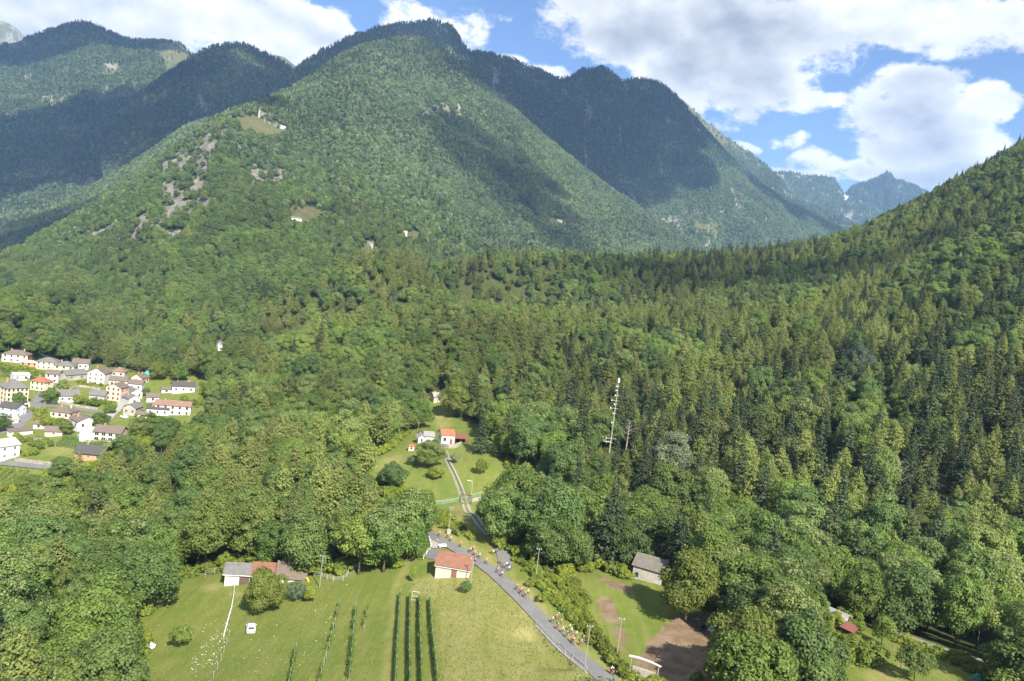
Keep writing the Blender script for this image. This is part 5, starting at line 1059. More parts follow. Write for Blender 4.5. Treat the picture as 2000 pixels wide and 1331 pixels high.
scrub("roadside_scrub", np.concatenate([in_px([(1016, 1116), (1055, 1112), (1105, 1150), (1148, 1200), (1186, 1255), (1222, 1305), (1252, 1345), (1232, 1345), (1180, 1290), (1130, 1232), (1080, 1180), (1035, 1136)], 300, 1), in_px([(1060, 1112), (1120, 1130), (1150, 1180), (1130, 1180), (1080, 1140)], 40, 2)]), 0.28, 0.62, "bright green scrub filling the bank between road and pasture")
scrub("bank_scrub", np.concatenate([in_px([(838, 1002), (870, 1005), (905, 1035), (935, 1060), (925, 1066), (890, 1045), (850, 1028)], 60, 3), in_px([(930, 985), (948, 985), (952, 1030), (945, 1030)], 24, 4)]), 0.35, 0.75, "leafy scrub on the bank above the road bend")
scrub("garden_scrub", np.concatenate([in_px([(1745, 1248), (1800, 1262), (1880, 1290), (1960, 1312), (1990, 1340), (1950, 1340), (1870, 1305), (1800, 1275), (1750, 1262)], 90, 5), in_px([(1640, 1262), (1680, 1250), (1700, 1290), (1660, 1320)], 26, 6)]), 0.35, 0.7, "yellow green garden scrub below the wood edge path")
ring = (soft(grow(grass_in, 9)) > 0.3) & (grass_in < 0.5) & (gt > 60) & (gt < 340) & (gu > -60) & (gu < 2060) & (gv < 1400)
ring &= ~inpoly(gu, gv, [(1740, 1228), (1800, 1234), (2010, 1322), (2010, 1345), (1900, 1320)])
ri = np.where(ring)[0]; wgt = (gt[ri] ** 2); wgt /= wgt.sum(); ri = rng.choice(ri, min(1500, len(ri)), replace=False, p=wgt)
scrub("wood_edge_scrub", PG[ri][:, :2] + rng.uniform(-.5, .5, (len(ri), 2)), 0.5, 1.25, "undergrowth along the wood edges")
scrub("village_scrub", np.concatenate([in_px(pl, n, 20 + i) for i, (pl, n) in enumerate([([(60, 800), (90, 800), (90, 812), (70, 815)], 20), ([(64, 815), (130, 822), (125, 838), (80, 834)], 50), ([(140, 780), (200, 784), (200, 796), (150, 792)], 40), ([(30, 855), (90, 860), (80, 876), (40, 866)], 40), ([(150, 746), (200, 752), (196, 760), (150, 756)], 40), ([(270, 806), (300, 812), (300, 822), (265, 822)], 16), ([(390, 745), (412, 770), (400, 790), (380, 800), (395, 775)], 60), ([(0, 712), (60, 720), (100, 738), (60, 735), (0, 726)], 60), ([(200, 786), (230, 790), (226, 802), (206, 804)], 20)])]), 0.4, 0.9, "garden shrubs and hedges between the village houses")
# tufts of taller grass and white meadow flowers
def quad_stuff(name, P2, size, mat_, label, up=0.12, tall=1.0):
    P2 = np.asarray(P2); z = ground_z(P2[:, 0], P2[:, 1]) + up; P = np.column_stack([P2, z]); n = len(P); N = np.tile([0, -0.35, 1.0], (n, 1)) + rng.normal(size=(n, 3)) * 0.35
    V = quads(P, N, size * rng.uniform(.6, 1.3, n), tall); link(name, mesh_np(name, V, np.arange(4 * n).reshape(n, 4), mat_, smooth=False), None, kind='stuff', label=label)
FLW = plain("flower_white", (0.72, 0.72, 0.66), 0.8, 0.1)
fl = np.concatenate([in_px([(370, 1290), (440, 1215), (455, 1235), (420, 1300), (380, 1331)], 120, 31), in_px([(480, 1230), (640, 1180), (660, 1240), (560, 1331), (450, 1331)], 50, 32), in_px([(300, 1200), (440, 1150), (440, 1240), (330, 1300)], 25, 33), in_px([(560, 1150), (760, 1130), (740, 1250), (600, 1300)], 25, 34)])
quad_stuff("wildflowers", fl, 0.13, FLW, "sprinkle of small white flowers on the left meadow", 0.15)
TUFT = leaf_mat("grass_tufts", [(0.125, 0.165, 0.03), (0.155, 0.175, 0.042), (0.10, 0.150, 0.024)])
tf = np.concatenate([in_px([(800, 1140), (950, 1115), (1010, 1155), (1170, 1331), (860, 1345)], 5200, 41), in_px([(290, 1190), (440, 1145), (690, 1130), (760, 1150), (745, 1345), (290, 1345)], 6500, 42)])
def tufts(name, P2, mat_, label):
    n = len(P2); z = ground_z(P2[:, 0], P2[:, 1]); P = np.column_stack([P2, z + 0.05]); N = np.stack([rng.normal(size=n), -np.ones(n), rng.uniform(.2, 1.2, n)], 1); V = quads(P, N, rng.uniform(.12, .30, n), 0.8, rng, np.tile([1.0, 0, 0], (n, 1)))
    link(name, leaves_mesh(name, V, rng.uniform(0, 1, n), mat_), None, kind='stuff', label=label)
tufts("grass_tufts", tf, TUFT, "uneven tufts in the mown meadow")

# bare and dead trees
def bare_tree(u, v, vtop, label, spread=0.4, mat_=PBARK_M, n=16, name="bare_tree", lean=0.0):
    p = at(u, v); d = float(np.dot(np.array(p), _f)); h = (v - vtop) * d / F_PX; t = thing(name, label, "tree", p); rg = random.Random(int(u * 7 + v)); mb = MB().tube([(0, 0, -.5), (lean * h * .4, 0, h * .5), (lean * h, 0, h)], [h * .018 + .08, h * .012 + .04, .02], 6); mb.build("trunk", mat_, t)
    br = MB()
    for k in range(n):
        f = 0.3 + 0.65 * k / n; a = 2.4 * k + rg.uniform(-.4, .4); L = h * spread * (1.15 - f) * rg.uniform(.7, 1.2); q = Vector((lean * h * f, 0, h * f)); e = q + Vector((math.cos(a) * L, math.sin(a) * L, L * rg.uniform(.3, .9))); m_ = q.lerp(e, .5) + Vector((0, 0, -.05 * L))
        br.tube([q, m_, e], [.07, .05, .015], 4)
        for s in range(3):
            b0 = m_.lerp(e, rg.uniform(0, .8)); br.tube([b0, b0 + Vector((rg.uniform(-.4, .4) * L, rg.uniform(-.4, .4) * L, rg.uniform(.1, .5) * L))], [.035, .01], 4)
    br.build("branches", mat_, t)
bare_tree(1296, 1118, 1050, "bare tree behind the mossy roofed stone shed", .45); bare_tree(1735, 985, 890, "leafless grey brown tree in the right hand wood", .6, PBARK_M, 26); bare_tree(1222, 884, 818, "dry greyish tree just right of the mast", .35, PBARK_M, 24)
bare_tree(664, 884, 822, "dead straight trunk standing in the wood left of the house", .12, PBARK_M, 6, "dead_trunk", .03); bare_tree(560, 1000, 950, "dead topped tree among the larches left of centre", .35, PBARK_M, 14)

# ------------------------------------------------------------------ poles, mast, lamp
def height_for(p, u, vtop):
    d = float(np.dot(np.array(p), _f)); lo, hi = 0.5, 80.0
    for _ in range(40):
        m_ = (lo + hi) / 2; vv = proj(np.array([[p.x, p.y, p.z + m_]]))[1][0]
        if vv > vtop: lo = m_
        else: hi = m_
    return lo
POLE = plain("grey_pole", (0.27, 0.25, 0.22), 0.9, 0.2, 2.0); CER = plain("insulator_white", (0.80, 0.80, 0.78), 0.3, 0.05)
def pole(u, v, vt, label, arms=1, r=0.10, lamp=False):
    p = at(u, v); h = height_for(p, u, vt); t = thing("utility_pole", label, "pole", p, group="utility poles")
    MB().tube([(0, 0, -.5), (0, 0, h)], [r, r * .7], 7).build("pole", POLE, t)
    for k in range(arms):
        z = h - 0.25 - 0.7 * k; MB().box((0, 0, z), (1.1 - .2 * k, .09, .09)).build("crossarm", WOODG, t)
        for x in (-.45 + .08 * k, .45 - .08 * k): MB().tube([(x, 0, z + .04), (x, 0, z + .22)], [.05, .035], 6).build("insulator", CER, t)
for a in ((876, 1040, 990, "pole with fittings on the bank above the road bend"), (918, 1039, 1003, "pole on the mown bank below the gate"), (919, 1139, 1090, "pole at the right corner of the red roofed barn"), (1046, 1130, 1071, "pole with white insulators in the scrub right of the road"), (1142, 1303, 1221, "pole at the lower end of the railing"), (1204, 1286, 1207, "pole with a cluster of insulators between road and pasture"),
          (624, 1148, 1085, "pole behind the paddock right of the farm"), (1703, 1224, 1147, "thick leaning pole at the wood edge in the lower right"), (816, 842, 825, "pole left of the hillside house"), (861, 846, 831, "thin pole behind the hillside house"), (62, 700, 686, "pole at the top of the village right of the orange ended house"), (136, 712, 700, "pole behind the cream row houses"), (177, 720, 707, "pole behind the tall white gable"), (243, 733, 714, "pole beside the red brown hipped house"), (338, 744, 731, "pole behind the white bungalow"), (67, 772, 757, "pole in the garden right of the cream villa"), (174, 797, 779, "pole along the lane below the stone barn"), (87, 803, 785, "pole at the lane junction")):
    pole(*a)
p = at(877, 1042); MB().box((0, 0, .45), (1.0, 1.0, 1.1)).build("concrete_block", CONC, None, label="grey concrete block at the foot of the road bend pole", category="block").location = p
p = at(920, 972); h = height_for(p, 920, 940); lt = thing("street_lamp", "curved grey street lamp beside the drive gate", "lamp", p); MB().tube([(0, 0, -.3), (0, 0, h * .8), (-.12, 0, h * .95), (-.6, 0, h), (-1.1, 0, h)], [.08, .06, .05, .05, .05], 6).build("pole", STEEL, lt); MB().box((-1.4, 0, h), (.8, .28, .16)).build("lamp_head", WHITEP, lt)
p = at(1190, 884); h = height_for(p, 1212, 745); ms = thing("antenna_mast", "tall pale mast with white antennas rising above the trees", "mast", p)
MB().tube([(0, 0, -1), (0, 0, h * .5), (0, 0, h)], [.30, .22, .13], 10).build("mast_tube", plain("mast_paint", (0.27, 0.28, 0.20), .7, .15, 1.0), ms)
MB().box((0, 0, h + .3), (.6, .6, 1.5)).build("top_panel", WHITEP, ms)
for k, (f, l) in enumerate(((.93, .5), (.87, .6), (.80, .7), (.73, 1.7), (.68, .6), (.62, 1.8), (.55, .6), (.42, .6), (.20, 1.9), (.14, 1.6))):
    a = MB().tube([(-l, -.3, h * f), (l * (.5 if k % 2 else 1), -.3, h * f)], .045, 5).build("antenna_arm", WHITEP, ms); MB().box((-l, -.3, h * f), (.22, .22, .55)).build("antenna_panel", WHITEP, a)
MB().box((-1.6, 0, h * .15), (2.6, 1.4, .15)).build("platform", STEEL, ms)

# ------------------------------------------------------------------ vines, fences, gates
ORD = ['first', 'second', 'third', 'fourth', 'fifth', 'sixth']
VINE_M = leaf_mat("vine_leaves", [(0.085, 0.160, 0.026), (0.105, 0.185, 0.030), (0.070, 0.135, 0.026)])
def vine_row(a, b, label, dens=26, h=1.7, th=.32, post_step=5.0, name="vine_row", group="vine rows on the meadow", gaps=0.0, lo=.25):
    pa, pb = at(*a), at(*b); L = (pb - pa).length; t = thing(name, label, "vines", pa, 0, group); dx = (pb - pa) / L
    n = int(L * dens); s = rng.uniform(0, L, n)
    if gaps: s = s[(vnoise(s / 2.2, s * 0 + a[0], 4) > gaps)]
    n = len(s); x = pa.x + dx.x * s; y = pa.y + dx.y * s; z = ground_z(x, y); nx, ny = -dx.y, dx.x; o_ = rng.normal(size=n) * th * .6; zz = rng.uniform(lo, h, n) + rng.normal(size=n) * .1
    P = np.column_stack([x + nx * o_ - pa.x, y + ny * o_ - pa.y, z + zz - pa.z]); N = np.column_stack([nx * np.sign(o_), ny * np.sign(o_), np.full(n, .5)]) + rng.normal(size=(n, 3)) * .5
    link("vine_leaves", leaves_mesh("vine_leaves", quads(P, N, rng.uniform(.16, .34, n), 1.1), rng.uniform(0, 1, n), VINE_M), t)
    k = int(L / post_step) + 1; pm = D.meshes.get("vine_post") or MB().tube([(0, 0, -.3), (0, 0, 1.9)], .05, 5).mesh("vine_post", POLE)
    w_ = MB(); pr = None
    for i in range(k + 1):
        q = pa.lerp(pb, i / max(k, 1)); o = link("post", pm, t); o.location = Vector((q.x, q.y, gz(q.x, q.y))) - pa; e = o.location + Vector((0, 0, 1.6))
        if pr is not None: w_.tube([pr, e], .012, 3, cap=False)
        pr = e
    w_.build("wire", STEEL, t); return t
for i, (a, b) in enumerate((((780, 1168), (770, 1350)), ((799, 1171), (798, 1350)), ((818, 1175), (822, 1350)), ((838, 1178), (854, 1350)))): vine_row(a, b, ["leafy vine row on the meadow, leftmost of the four", "leafy vine row on the meadow, second from the left of four", "leafy vine row on the meadow, third from the left of four", "leafy vine row on the meadow, rightmost of the four"][i], 55, 1.4, .16)
vine_row((662, 1187), (620, 1350), "sparse vine row in the left meadow, middle of three", 30, 1.5, .25, gaps=.45); vine_row((694, 1192), (679, 1350), "sparse vine row in the left meadow, right of three", 34, 1.6, .25, gaps=.38); vine_row((577, 1276), (562, 1350), "sparse vine row in the left meadow, short left one", 30, 1.5, .25, gaps=.4); vine_row((717, 1200), (711, 1232), "single short clump of staked vines right of the sparse rows", 22, 2.0, .2, gaps=.3)
for i in range(6): vine_row((-10 + i * 13, 916 + i * 1.5), (-60 + i * 13 + 8, 952), f"vine row in the plot below the village road, {ORD[i]} from the left", 26, 1.8, .4, 8, "vine_row", "vines below the village road")
for i in range(6): vine_row((108 + i * 3, 872 - i * 3.2), (196 + i * 4, 884 - i * 4.6), f"vine row in the plot before the orange house, {ORD[i]} from the front", 30, 1.7, .4, 10, "vine_row", "vines before the orange house")
for i in range(3): vine_row((0, 726 + 5 * i), (52 + 6 * i, 735 + 5 * i), f"vine row in the plot under the orange ended house, {ORD[i]} from the back", 30, 1.7, .4, 10, "vine_row", "vines under the orange ended house")
def fence(px, label, name, h=1.1, step=2.5, rails=(.5, 1.0), pmat=WHITEP, rmat=WHITEP, pr=.06, rr=.035, cat="fence", net=None):
    Q = smooth_path(ats(px), step); c0 = Vector((Q[0][0], Q[0][1], gz(*Q[0]))); t = thing(name, label, cat, c0); key = "post_%s_%.2f" % (pmat.name, h); pm = D.meshes.get(key) or MB().tube([(0, 0, -.3), (0, 0, h + .1)], pr, 5).mesh(key, pmat)
    pts = []
    for q in Q: o = link("post", pm, t); o.location = Vector((q[0], q[1], gz(*q))) - c0; pts.append(o.location.copy())
    for z in rails:
        mb = MB()
        for a, b in zip(pts[:-1], pts[1:]): mb.tube([a + Vector((0, 0, z)), b + Vector((0, 0, z))], rr, 4, cap=False)
        mb.build("rail", rmat, t)
    if net:
        mb = MB()
        for a, b in zip(pts[:-1], pts[1:]):
            for k in range(8): mb.tube([a + Vector((0, 0, .1 + k * h / 8)), b + Vector((0, 0, .1 + k * h / 8))], .018, 3, cap=False)
            for k in range(10): c = a.lerp(b, k / 10); mb.tube([c + Vector((0, 0, .1)), c + Vector((0, 0, h))], .014, 3, cap=False)
        mb.build("netting", net, t)
GREENN = plain("green_netting", (0.22, 0.42, 0.30), .7, .1)
fence([(582, 1117), (612, 1119), (613, 1127), (630, 1129), (646, 1137), (670, 1136), (681, 1118)], "pale rail fence of the little paddock right of the farm", "paddock_fence", 1.2, 2.2, (.45, .85, 1.2), STEEL, STEEL)
fence([(457, 1145), (456, 1165), (452, 1190), (445, 1215), (437, 1245)], "white tape fence running from the farm down the meadow", "tape_fence", 1.0, 3.0, (.55, .95), WHITEP, WHITEP, .07, .06)
fence([(447, 1243), (439, 1268), (431, 1292), (421, 1315), (408, 1345)], "line of pale stakes continuing the tape fence down the meadow", "stake_fence", 1.2, 3.2, (.9,), WOODG, WOODG, .08, .02)
fence([(845, 987), (862, 986), (880, 983), (897, 980)], "green net fence left of the drive gate", "net_fence", 1.3, 2.5, (1.3,), STEEL, STEEL, .05, .03, net=GREENN); fence([(919, 980), (935, 975), (956, 969)], "green net fence on the stone wall right of the gate", "net_fence", 2.2, 2.5, (2.2,), STEEL, STEEL, .05, .03, net=GREENN)
fence([(400, 1127), (420, 1122), (438, 1118)], "thin wire fence left of the farm", "wire_fence", 1.5, 2.4, (.5, 1.0, 1.5), STEEL, STEEL, .05, .015)
fence([(827, 1092), (834, 1082), (842, 1071), (838, 1056)], "pale guard rail beside the road bend slab", "guard_rail", 1.0, 1.6, (.5, 1.0), WHITEP, WHITEP)
fence([(1660, 1218), (1720, 1238), (1790, 1260), (1850, 1284), (1920, 1305)], "pale stakes along the lower side of the garden path", "stake_fence", 1.3, 4.0, (1.1,), WOODG, STEEL, .08, .015)
fence([(1745, 1275), (1758, 1305), (1790, 1345)], "thin garden stakes on the lower right lawn", "stake_fence", 1.6, 4.5, (), POLE, POLE, .06)
wall_run([(916, 982), (935, 977), (956, 971)], 0.9, 0.5, STONE, "stone_wall", "dry stone wall right of the drive gate", "wall"); wall_run([(640, 1112), (660, 1108), (682, 1106), (696, 1108)], .7, .6, STONE, "stone_wall", "broken stone wall behind the paddock", "wall"); wall_run([(318, 1162), (330, 1157), (342, 1150)], .5, .5, STONE, "stone_wall", "low wall half hidden under the left wood edge", "wall"); wall_run([(1810, 1268), (1850, 1280), (1900, 1296), (1950, 1312)], .9, .5, STONE, "stone_wall", "dark stone wall below the garden path", "wall")
def frame_gate(u, v, w, h, label, yaw=0, mat_=WHITEP, name="gate", mid=True, r=.07):
    p = at(u, v); t = thing(name, label, "gate", p, R(yaw) - math.atan2(p.x, p.y))
    for x in (-w / 2, w / 2): MB().tube([(x, 0, -.3), (x, 0, h)], r, 6).build("post", mat_, t)
    MB().tube([(-w / 2, 0, h), (w / 2, 0, h)], r, 6).build("top_bar", mat_, t)
    if mid: MB().tube([(-w / 2, 0, h * .5), (w / 2, 0, h * .5)], r * .8, 6).build("middle_bar", mat_, t); MB().tube([(-w / 2, 0, .15), (w / 2, 0, .15)], r * .8, 6).build("bottom_bar", mat_, t)
    return t
frame_gate(811, 1174, 1.5, 1.9, "white metal frame gate at the head of the vine rows", -6, STEEL, r=.045)
frame_gate(909, 983, 3.4, 2.6, "dark timber portal over the drive", 0, WOODB, "timber_gate", False, .14)
pgt = frame_gate(1256, 1321, 4.6, 2.5, "pasture gateway with two posts under a bleached log beam", -12, WOODG, "pasture_gate", False, .11)
MB().tube([(-2.7, 0, 2.6), (-1, 0, 2.78), (1, 0, 2.7), (2.7, 0, 2.45)], [.2, .2, .18, .15], 7).build("log_beam", plain("bleached_wood", (0.55, 0.52, 0.47), .9, .15), pgt)
MB().box((0, .1, .55), (3.8, .5, 1.1)).build("stone_heap", STONE, pgt)
pg = at(864, 1070); sg = thing("road_panel", "small white panel on legs beside the pale slab", "panel", pg, R(30)); MB().box((0, 0, .55), (1.9, .8, .08), rx=R(25)).build("panel", WHITEP, sg); MB().box((-.7, 0, .2), (.08, .6, .6)).build("leg", STEEL, sg); MB().box((.7, 0, .2), (.08, .6, .6)).build("leg", STEEL, sg)

# ------------------------------------------------------------------ car on the meadow
def car(u, v, rz, paint, label, sc=1.0):
    p = at(u, v); t = thing("parked_car", label, "car", p, rz, None); t.scale = (sc,) * 3; M_ = plain("car_paint_" + paint[0], paint[1], .3, .05, spec=.6); TY = plain("tyre", (.02, .02, .02), .9, .2)
    def hull(rows):
        mb = MB(); n = len(rows[0])
        for r_ in rows: mb.v += [tuple(map(float, q)) for q in r_]
        for i in range(len(rows) - 1):
            for j in range(n): mb.f.append((i * n + j, i * n + (j + 1) % n, (i + 1) * n + (j + 1) % n, (i + 1) * n + j)); mb.m.append(0)
        mb.f.append(tuple(range(n))[::-1]); mb.m.append(0); mb.f.append(tuple((len(rows) - 1) * n + j for j in range(n))); mb.m.append(0); return mb
    sec = lambda y, w, z0, z1: [(-w, y, z0), (-w * 1.02, y, (z0 + z1) / 2), (-w * .94, y, z1), (w * .94, y, z1), (w * 1.02, y, (z0 + z1) / 2), (w, y, z0)]
    hull([sec(-1.85, .70, .35, .80), sec(-1.75, .80, .25, .92), sec(-1.0, .84, .22, .95), sec(.6, .84, .22, .95), sec(1.5, .80, .24, .84), sec(1.85, .66, .32, .68)]).build("body", M_, t, True)
    hull([sec(-1.62, .70, .93, .96), sec(-1.35, .66, .93, 1.44), sec(-.2, .66, .93, 1.50), sec(.25, .66, .93, 1.42), sec(.95, .72, .93, .97)]).build("cabin", M_, t, True)
    MB().add([(-.56, -1.60, 1.0), (.56, -1.60, 1.0), (.52, -1.42, 1.36), (-.52, -1.42, 1.36)], [(0, 1, 2, 3)]).build("rear_window", GLASS, t); MB().add([(-.58, .92, 1.02), (.58, .92, 1.02), (.54, .36, 1.38), (-.54, .36, 1.38)], [(3, 2, 1, 0)]).build("windscreen", GLASS, t)
    for s in (-1, 1):
        MB().add([(s * .715, -1.2, 1.0), (s * .72, .6, 1.0), (s * .68, .2, 1.36), (s * .68, -1.15, 1.38)], [(0, 1, 2, 3) if s > 0 else (3, 2, 1, 0)]).build("side_window", GLASS, t); MB().box((s * .66, -1.82, .68), (.18, .08, .26)).build("tail_light", plain("tail_red", (.5, .02, .02), .3, .05), t)
        for y in (-1.15, 1.2): w_ = MB().tube([(s * .68, y, .31), (s * .88, y, .31)], .31, 12).build("wheel", TY, t); MB().tube([(s * .87, y, .31), (s * .895, y, .31)], .18, 10).build("rim", STEEL, w_)
        MB().box((s * .92, .45, 1.0), (.16, .1, .12)).build("mirror", M_, t)
    MB().box((0, -1.84, .62), (.5, .05, .14)).build("number_plate", WHITEP, t)
car(490, 1232, R(17), ("silver", (.62, .63, .65)), "small silver car parked on the meadow below the walnut", 1.0)
car(242, 817, R(70), ("white", (.78, .78, .78)), "white car beside the stone gabled house in the village", 1.05); car(216, 791, R(30), ("dark", (.12, .12, .14)), "dark car below the pink house", 1.0)
tn = thing("white_tarp", "crumpled white tarpaulin by the left wood edge of the meadow", "tarpaulin", at(292, 1266)); tn.scale = (.6, .6, .6)
MB().add([(-1.6, -.8, 0), (0, -1, .6), (1.6, -.7, .1), (1.5, .9, .9), (0, 1.1, 1.3), (-1.5, .8, .7), (0, 0, 1.1)], [(0, 1, 6), (1, 2, 6), (2, 3, 6), (3, 4, 6), (4, 5, 6), (5, 0, 6)]).build("sheet", WHITEP, tn); MB().tube([(0, 0, 0), (0, 0, 1.0)], .05, 5).build("prop", POLE, tn)
def tarp(u, v, col, label, w=2.2):
    p = at(u, v); t = thing("tarpaulin", label, "tarpaulin", p, random.uniform(0, 3)); n = 8; V = []
    for i in range(n + 1):
        for j in range(n + 1): x, y = i / n - .5, j / n - .5; V.append((x * w, y * w * .7, max(.02, .9 * (1 - 3.2 * (x * x + y * y))) + random.uniform(-.08, .08)))
    mb = MB(); mb.add(V, [(i * (n + 1) + j, (i + 1) * (n + 1) + j, (i + 1) * (n + 1) + j + 1, i * (n + 1) + j + 1) for i in range(n) for j in range(n)]); mb.build("sheet", plain("tarp_" + label.split()[0], col, .5, .15), t); MB().box((0, 0, .3), (w * .5, w * .35, .5)).build("covered_pile", WOODG, t)
tarp(1909, 1326, (.04, .20, .14), "green tarpaulin over a heap in the lower right corner"); tarp(1952, 1326, (.06, .16, .50), "blue tarpaulin over a heap in the lower right corner", 2.8); tarp(1390, 1232, (.45, .58, .68), "pale blue sheet behind the black animal", 1.8)
house("garden_shed", "shed with red sheet roof half hidden under trees, lower right", 1652, 1246, 1.9, 1.4, 1.7, .4, -30, "mono", "x", "wood", "redsheet", (0, 0), chim=0, cat="shed"); house("garden_shed", "grey shingled shed between the trees left of the garden", 1622, 1226, 4.2, 3.4, 2.0, 1.2, -28, "gable", "x", "grey", "grey", (1, 1), chim=0, cat="shed"); house("garden_shed", "low grey roofed shed at the very corner of the garden", 1995, 1334, 4, 3, 1.6, .6, -20, "mono", "x", "wood", "slate", (0, 0), chim=0, cat="shed")
p = at(1244, 1332); br_ = thing("blue_barrel", "blue barrel with pale lid beside the pasture gateway", "barrel", p); MB().tube([(0, 0, 0), (0, 0, .3), (0, 0, .7), (0, 0, 1.0)], [.3, .34, .34, .3], 12).build("barrel", plain("barrel_blue", (.05, .16, .5), .5, .1), br_); MB().tube([(0, 0, 1.0), (0, 0, 1.06)], .31, 12).build("lid", WHITEP, br_)
p = at(601, 1136); sl = thing("yellow_slide", "yellow plastic slide on the grass right of the farm", "slide", p, R(40)); sl.scale = (.6,) * 3; MB().box((0, 0, .6), (.5, 2.4, .08), rx=R(28)).build("chute", plain("slide_yellow", (.75, .55, .03), .5, .05), sl); MB().box((0, 1.1, .5), (.5, .1, 1.2)).build("ladder", WOODG, sl)
for (u, v, c_, lb, w) in ((288, 731, (.05, .38, .36), "teal play tent at the upper village edge", 2.4), (278, 733, (.35, .5, .08), "lime coloured play tent at the upper village edge", 2.0), (292, 738, (.7, .42, .05), "orange canopy at the upper village edge", 2.2)):
    t = thing("play_tent", lb, "tent", at(u, v)); MB().add([(-w, -w, 0), (w, -w, 0), (w, w, 0), (-w, w, 0), (0, 0, w * .9)], [(0, 1, 4), (1, 2, 4), (2, 3, 4), (3, 0, 4)]).build("canopy", plain("tent_" + lb.split()[0], c_, .7, .1), t); MB().tube([(0, 0, 0), (0, 0, w * .9)], .05, 5).build("pole", STEEL, t)

# ------------------------------------------------------------------ people, bicycles, animals
SKIN = plain("skin", (.42, .25, .17), .6, .08); SHORT = plain("dark_cloth", (.025, .025, .03), .8, .2); SHOE = plain("shoe", (.5, .5, .5), .7, .2)
JERS = [plain("jersey_%s" % n, c, .75, .1) for n, c in (("orange", (.50, .17, .04)), ("white", (.58, .58, .58)), ("red", (.55, .03, .04)), ("pink", (.72, .16, .34)), ("blue", (.06, .15, .5)), ("lime", (.45, .62, .12)))]
JN = ["orange", "white", "red", "pink", "blue", "lime"]
def skin_mesh(name, J, E, mats, matfn):
    me = D.meshes.new(name + "_skel"); me.from_pydata([j[0] for j in J], E, []); o = D.objects.new(name + "_skel", me); COL.objects.link(o)
    sk = o.modifiers.new("skin", 'SKIN'); sk.use_smooth_shade = True
    for i, j in enumerate(J):
        r_ = j[1] if hasattr(j[1], '__len__') else (j[1], j[1]); me.skin_vertices[0].data[i].radius = r_; me.skin_vertices[0].data[i].use_root = (i == 0)
    ss_ = o.modifiers.new("sub", 'SUBSURF'); ss_.levels = 1; ss_.render_levels = 1
    dg = bpy.context.evaluated_depsgraph_get(); ev = o.evaluated_get(dg); m2 = D.meshes.new_from_object(ev); D.objects.remove(o); m2.name = name
    m2.materials.clear()
    for x in mats: m2.materials.append(x)
    for pl_ in m2.polygons: pl_.material_index = matfn(pl_.center); pl_.use_smooth = True
    return m2
# rider: facing +Y, hands on the bar, one foot down
RJ = [((0, -.18, .98), (.15, .12)), ((0, -.02, 1.16), (.14, .12)), ((0, .18, 1.36), (.17, .12)), ((0, .27, 1.44), .06), ((0, .34, 1.55), (.085, .10)), ((0, .36, 1.64), (.075, .085)),
      ((-.19, .19, 1.36), .065), ((-.23, .36, 1.17), .05), ((-.20, .56, 1.02), .038), ((-.19, .62, .99), (.04, .03)), ((.19, .19, 1.36), .065), ((.23, .36, 1.17), .05), ((.20, .56, 1.02), .038), ((.19, .62, .99), (.04, .03)),
      ((-.10, -.16, .93), .10), ((-.11, .20, .80), .07), ((-.11, .02, .42), .05), ((-.11, .03, .30), .035), ((-.11, .14, .26), (.04, .03)), ((.10, -.16, .93), .10), ((.11, .22, .62), .07), ((.11, .06, .24), .05), ((.11, .07, .14), .035), ((.11, .18, .10), (.04, .03))]
RE = [(0, 1), (1, 2), (2, 3), (3, 4), (4, 5), (2, 6), (6, 7), (7, 8), (8, 9), (2, 10), (10, 11), (11, 12), (12, 13), (0, 14), (14, 15), (15, 16), (16, 17), (17, 18), (0, 19), (19, 20), (20, 21), (21, 22), (22, 23)]
def rider_m(c):
    if c.z > 1.47: return 0
    if c.z > 1.02 and c.y < .42: return 1
    if c.z > .66 and c.y < .28: return 2
    if c.z < .18 or (c.z < .31 and c.x < 0): return 3
    return 0
RIDER = skin_mesh("rider_body", RJ, RE, [SKIN, JERS[0], SHORT, SHOE], rider_m)
SJ = [((0, 0, .95), (.15, .10)), ((0, 0, 1.15), (.14, .10)), ((0, 0, 1.38), (.17, .11)), ((0, 0, 1.49), .055), ((0, .02, 1.60), (.08, .09)), ((0, .02, 1.70), (.075, .085)), ((-.20, 0, 1.38), .06), ((-.25, .02, 1.12), .045), ((-.24, .12, .90), .035), ((-.24, .16, .83), (.035, .025)), ((.20, 0, 1.38), .06), ((.25, .02, 1.12), .045), ((.24, .10, .90), .035), ((.24, .14, .83), (.035, .025)), ((-.10, 0, .88), .10), ((-.11, .02, .48), .065), ((-.11, 0, .09), .045), ((-.11, .13, .04), (.04, .03)), ((.10, 0, .88), .10), ((.11, .02, .48), .065), ((.11, 0, .09), .045), ((.11, .13, .04), (.04, .03))]
SE = [(0, 1), (1, 2), (2, 3), (3, 4), (4, 5), (2, 6), (6, 7), (7, 8), (8, 9), (2, 10), (10, 11), (11, 12), (12, 13), (0, 14), (14, 15), (15, 16), (16, 17), (0, 18), (18, 19), (19, 20), (20, 21)]
STAND = skin_mesh("standing_body", SJ, SE, [SKIN, JERS[0], SHORT, SHOE], lambda c: 0 if c.z > 1.46 or (abs(c.x) > .2 and c.z < 1.2) else (1 if c.z > .95 else (2 if c.z > .12 else 3)))
HELM = MB().ball((0, .36, 1.68), .125, (.9, 1.25, .8), nu=10, nv=6).mesh("helmet", WHITEP, True); HAIR = MB().ball((0, 0, 1.74), .10, (1, 1.1, .75), nu=10, nv=6).mesh("hair", plain("hair_dark", (.04, .025, .015), .8, .2), True)
FACE = MB().ball((0, .455, 1.575), .018, nu=6, nv=4).ball((-.03, .44, 1.60), .012, nu=5, nv=4).ball((.03, .44, 1.60), .012, nu=5, nv=4).mesh("face", SKIN, True)
BF = MB()
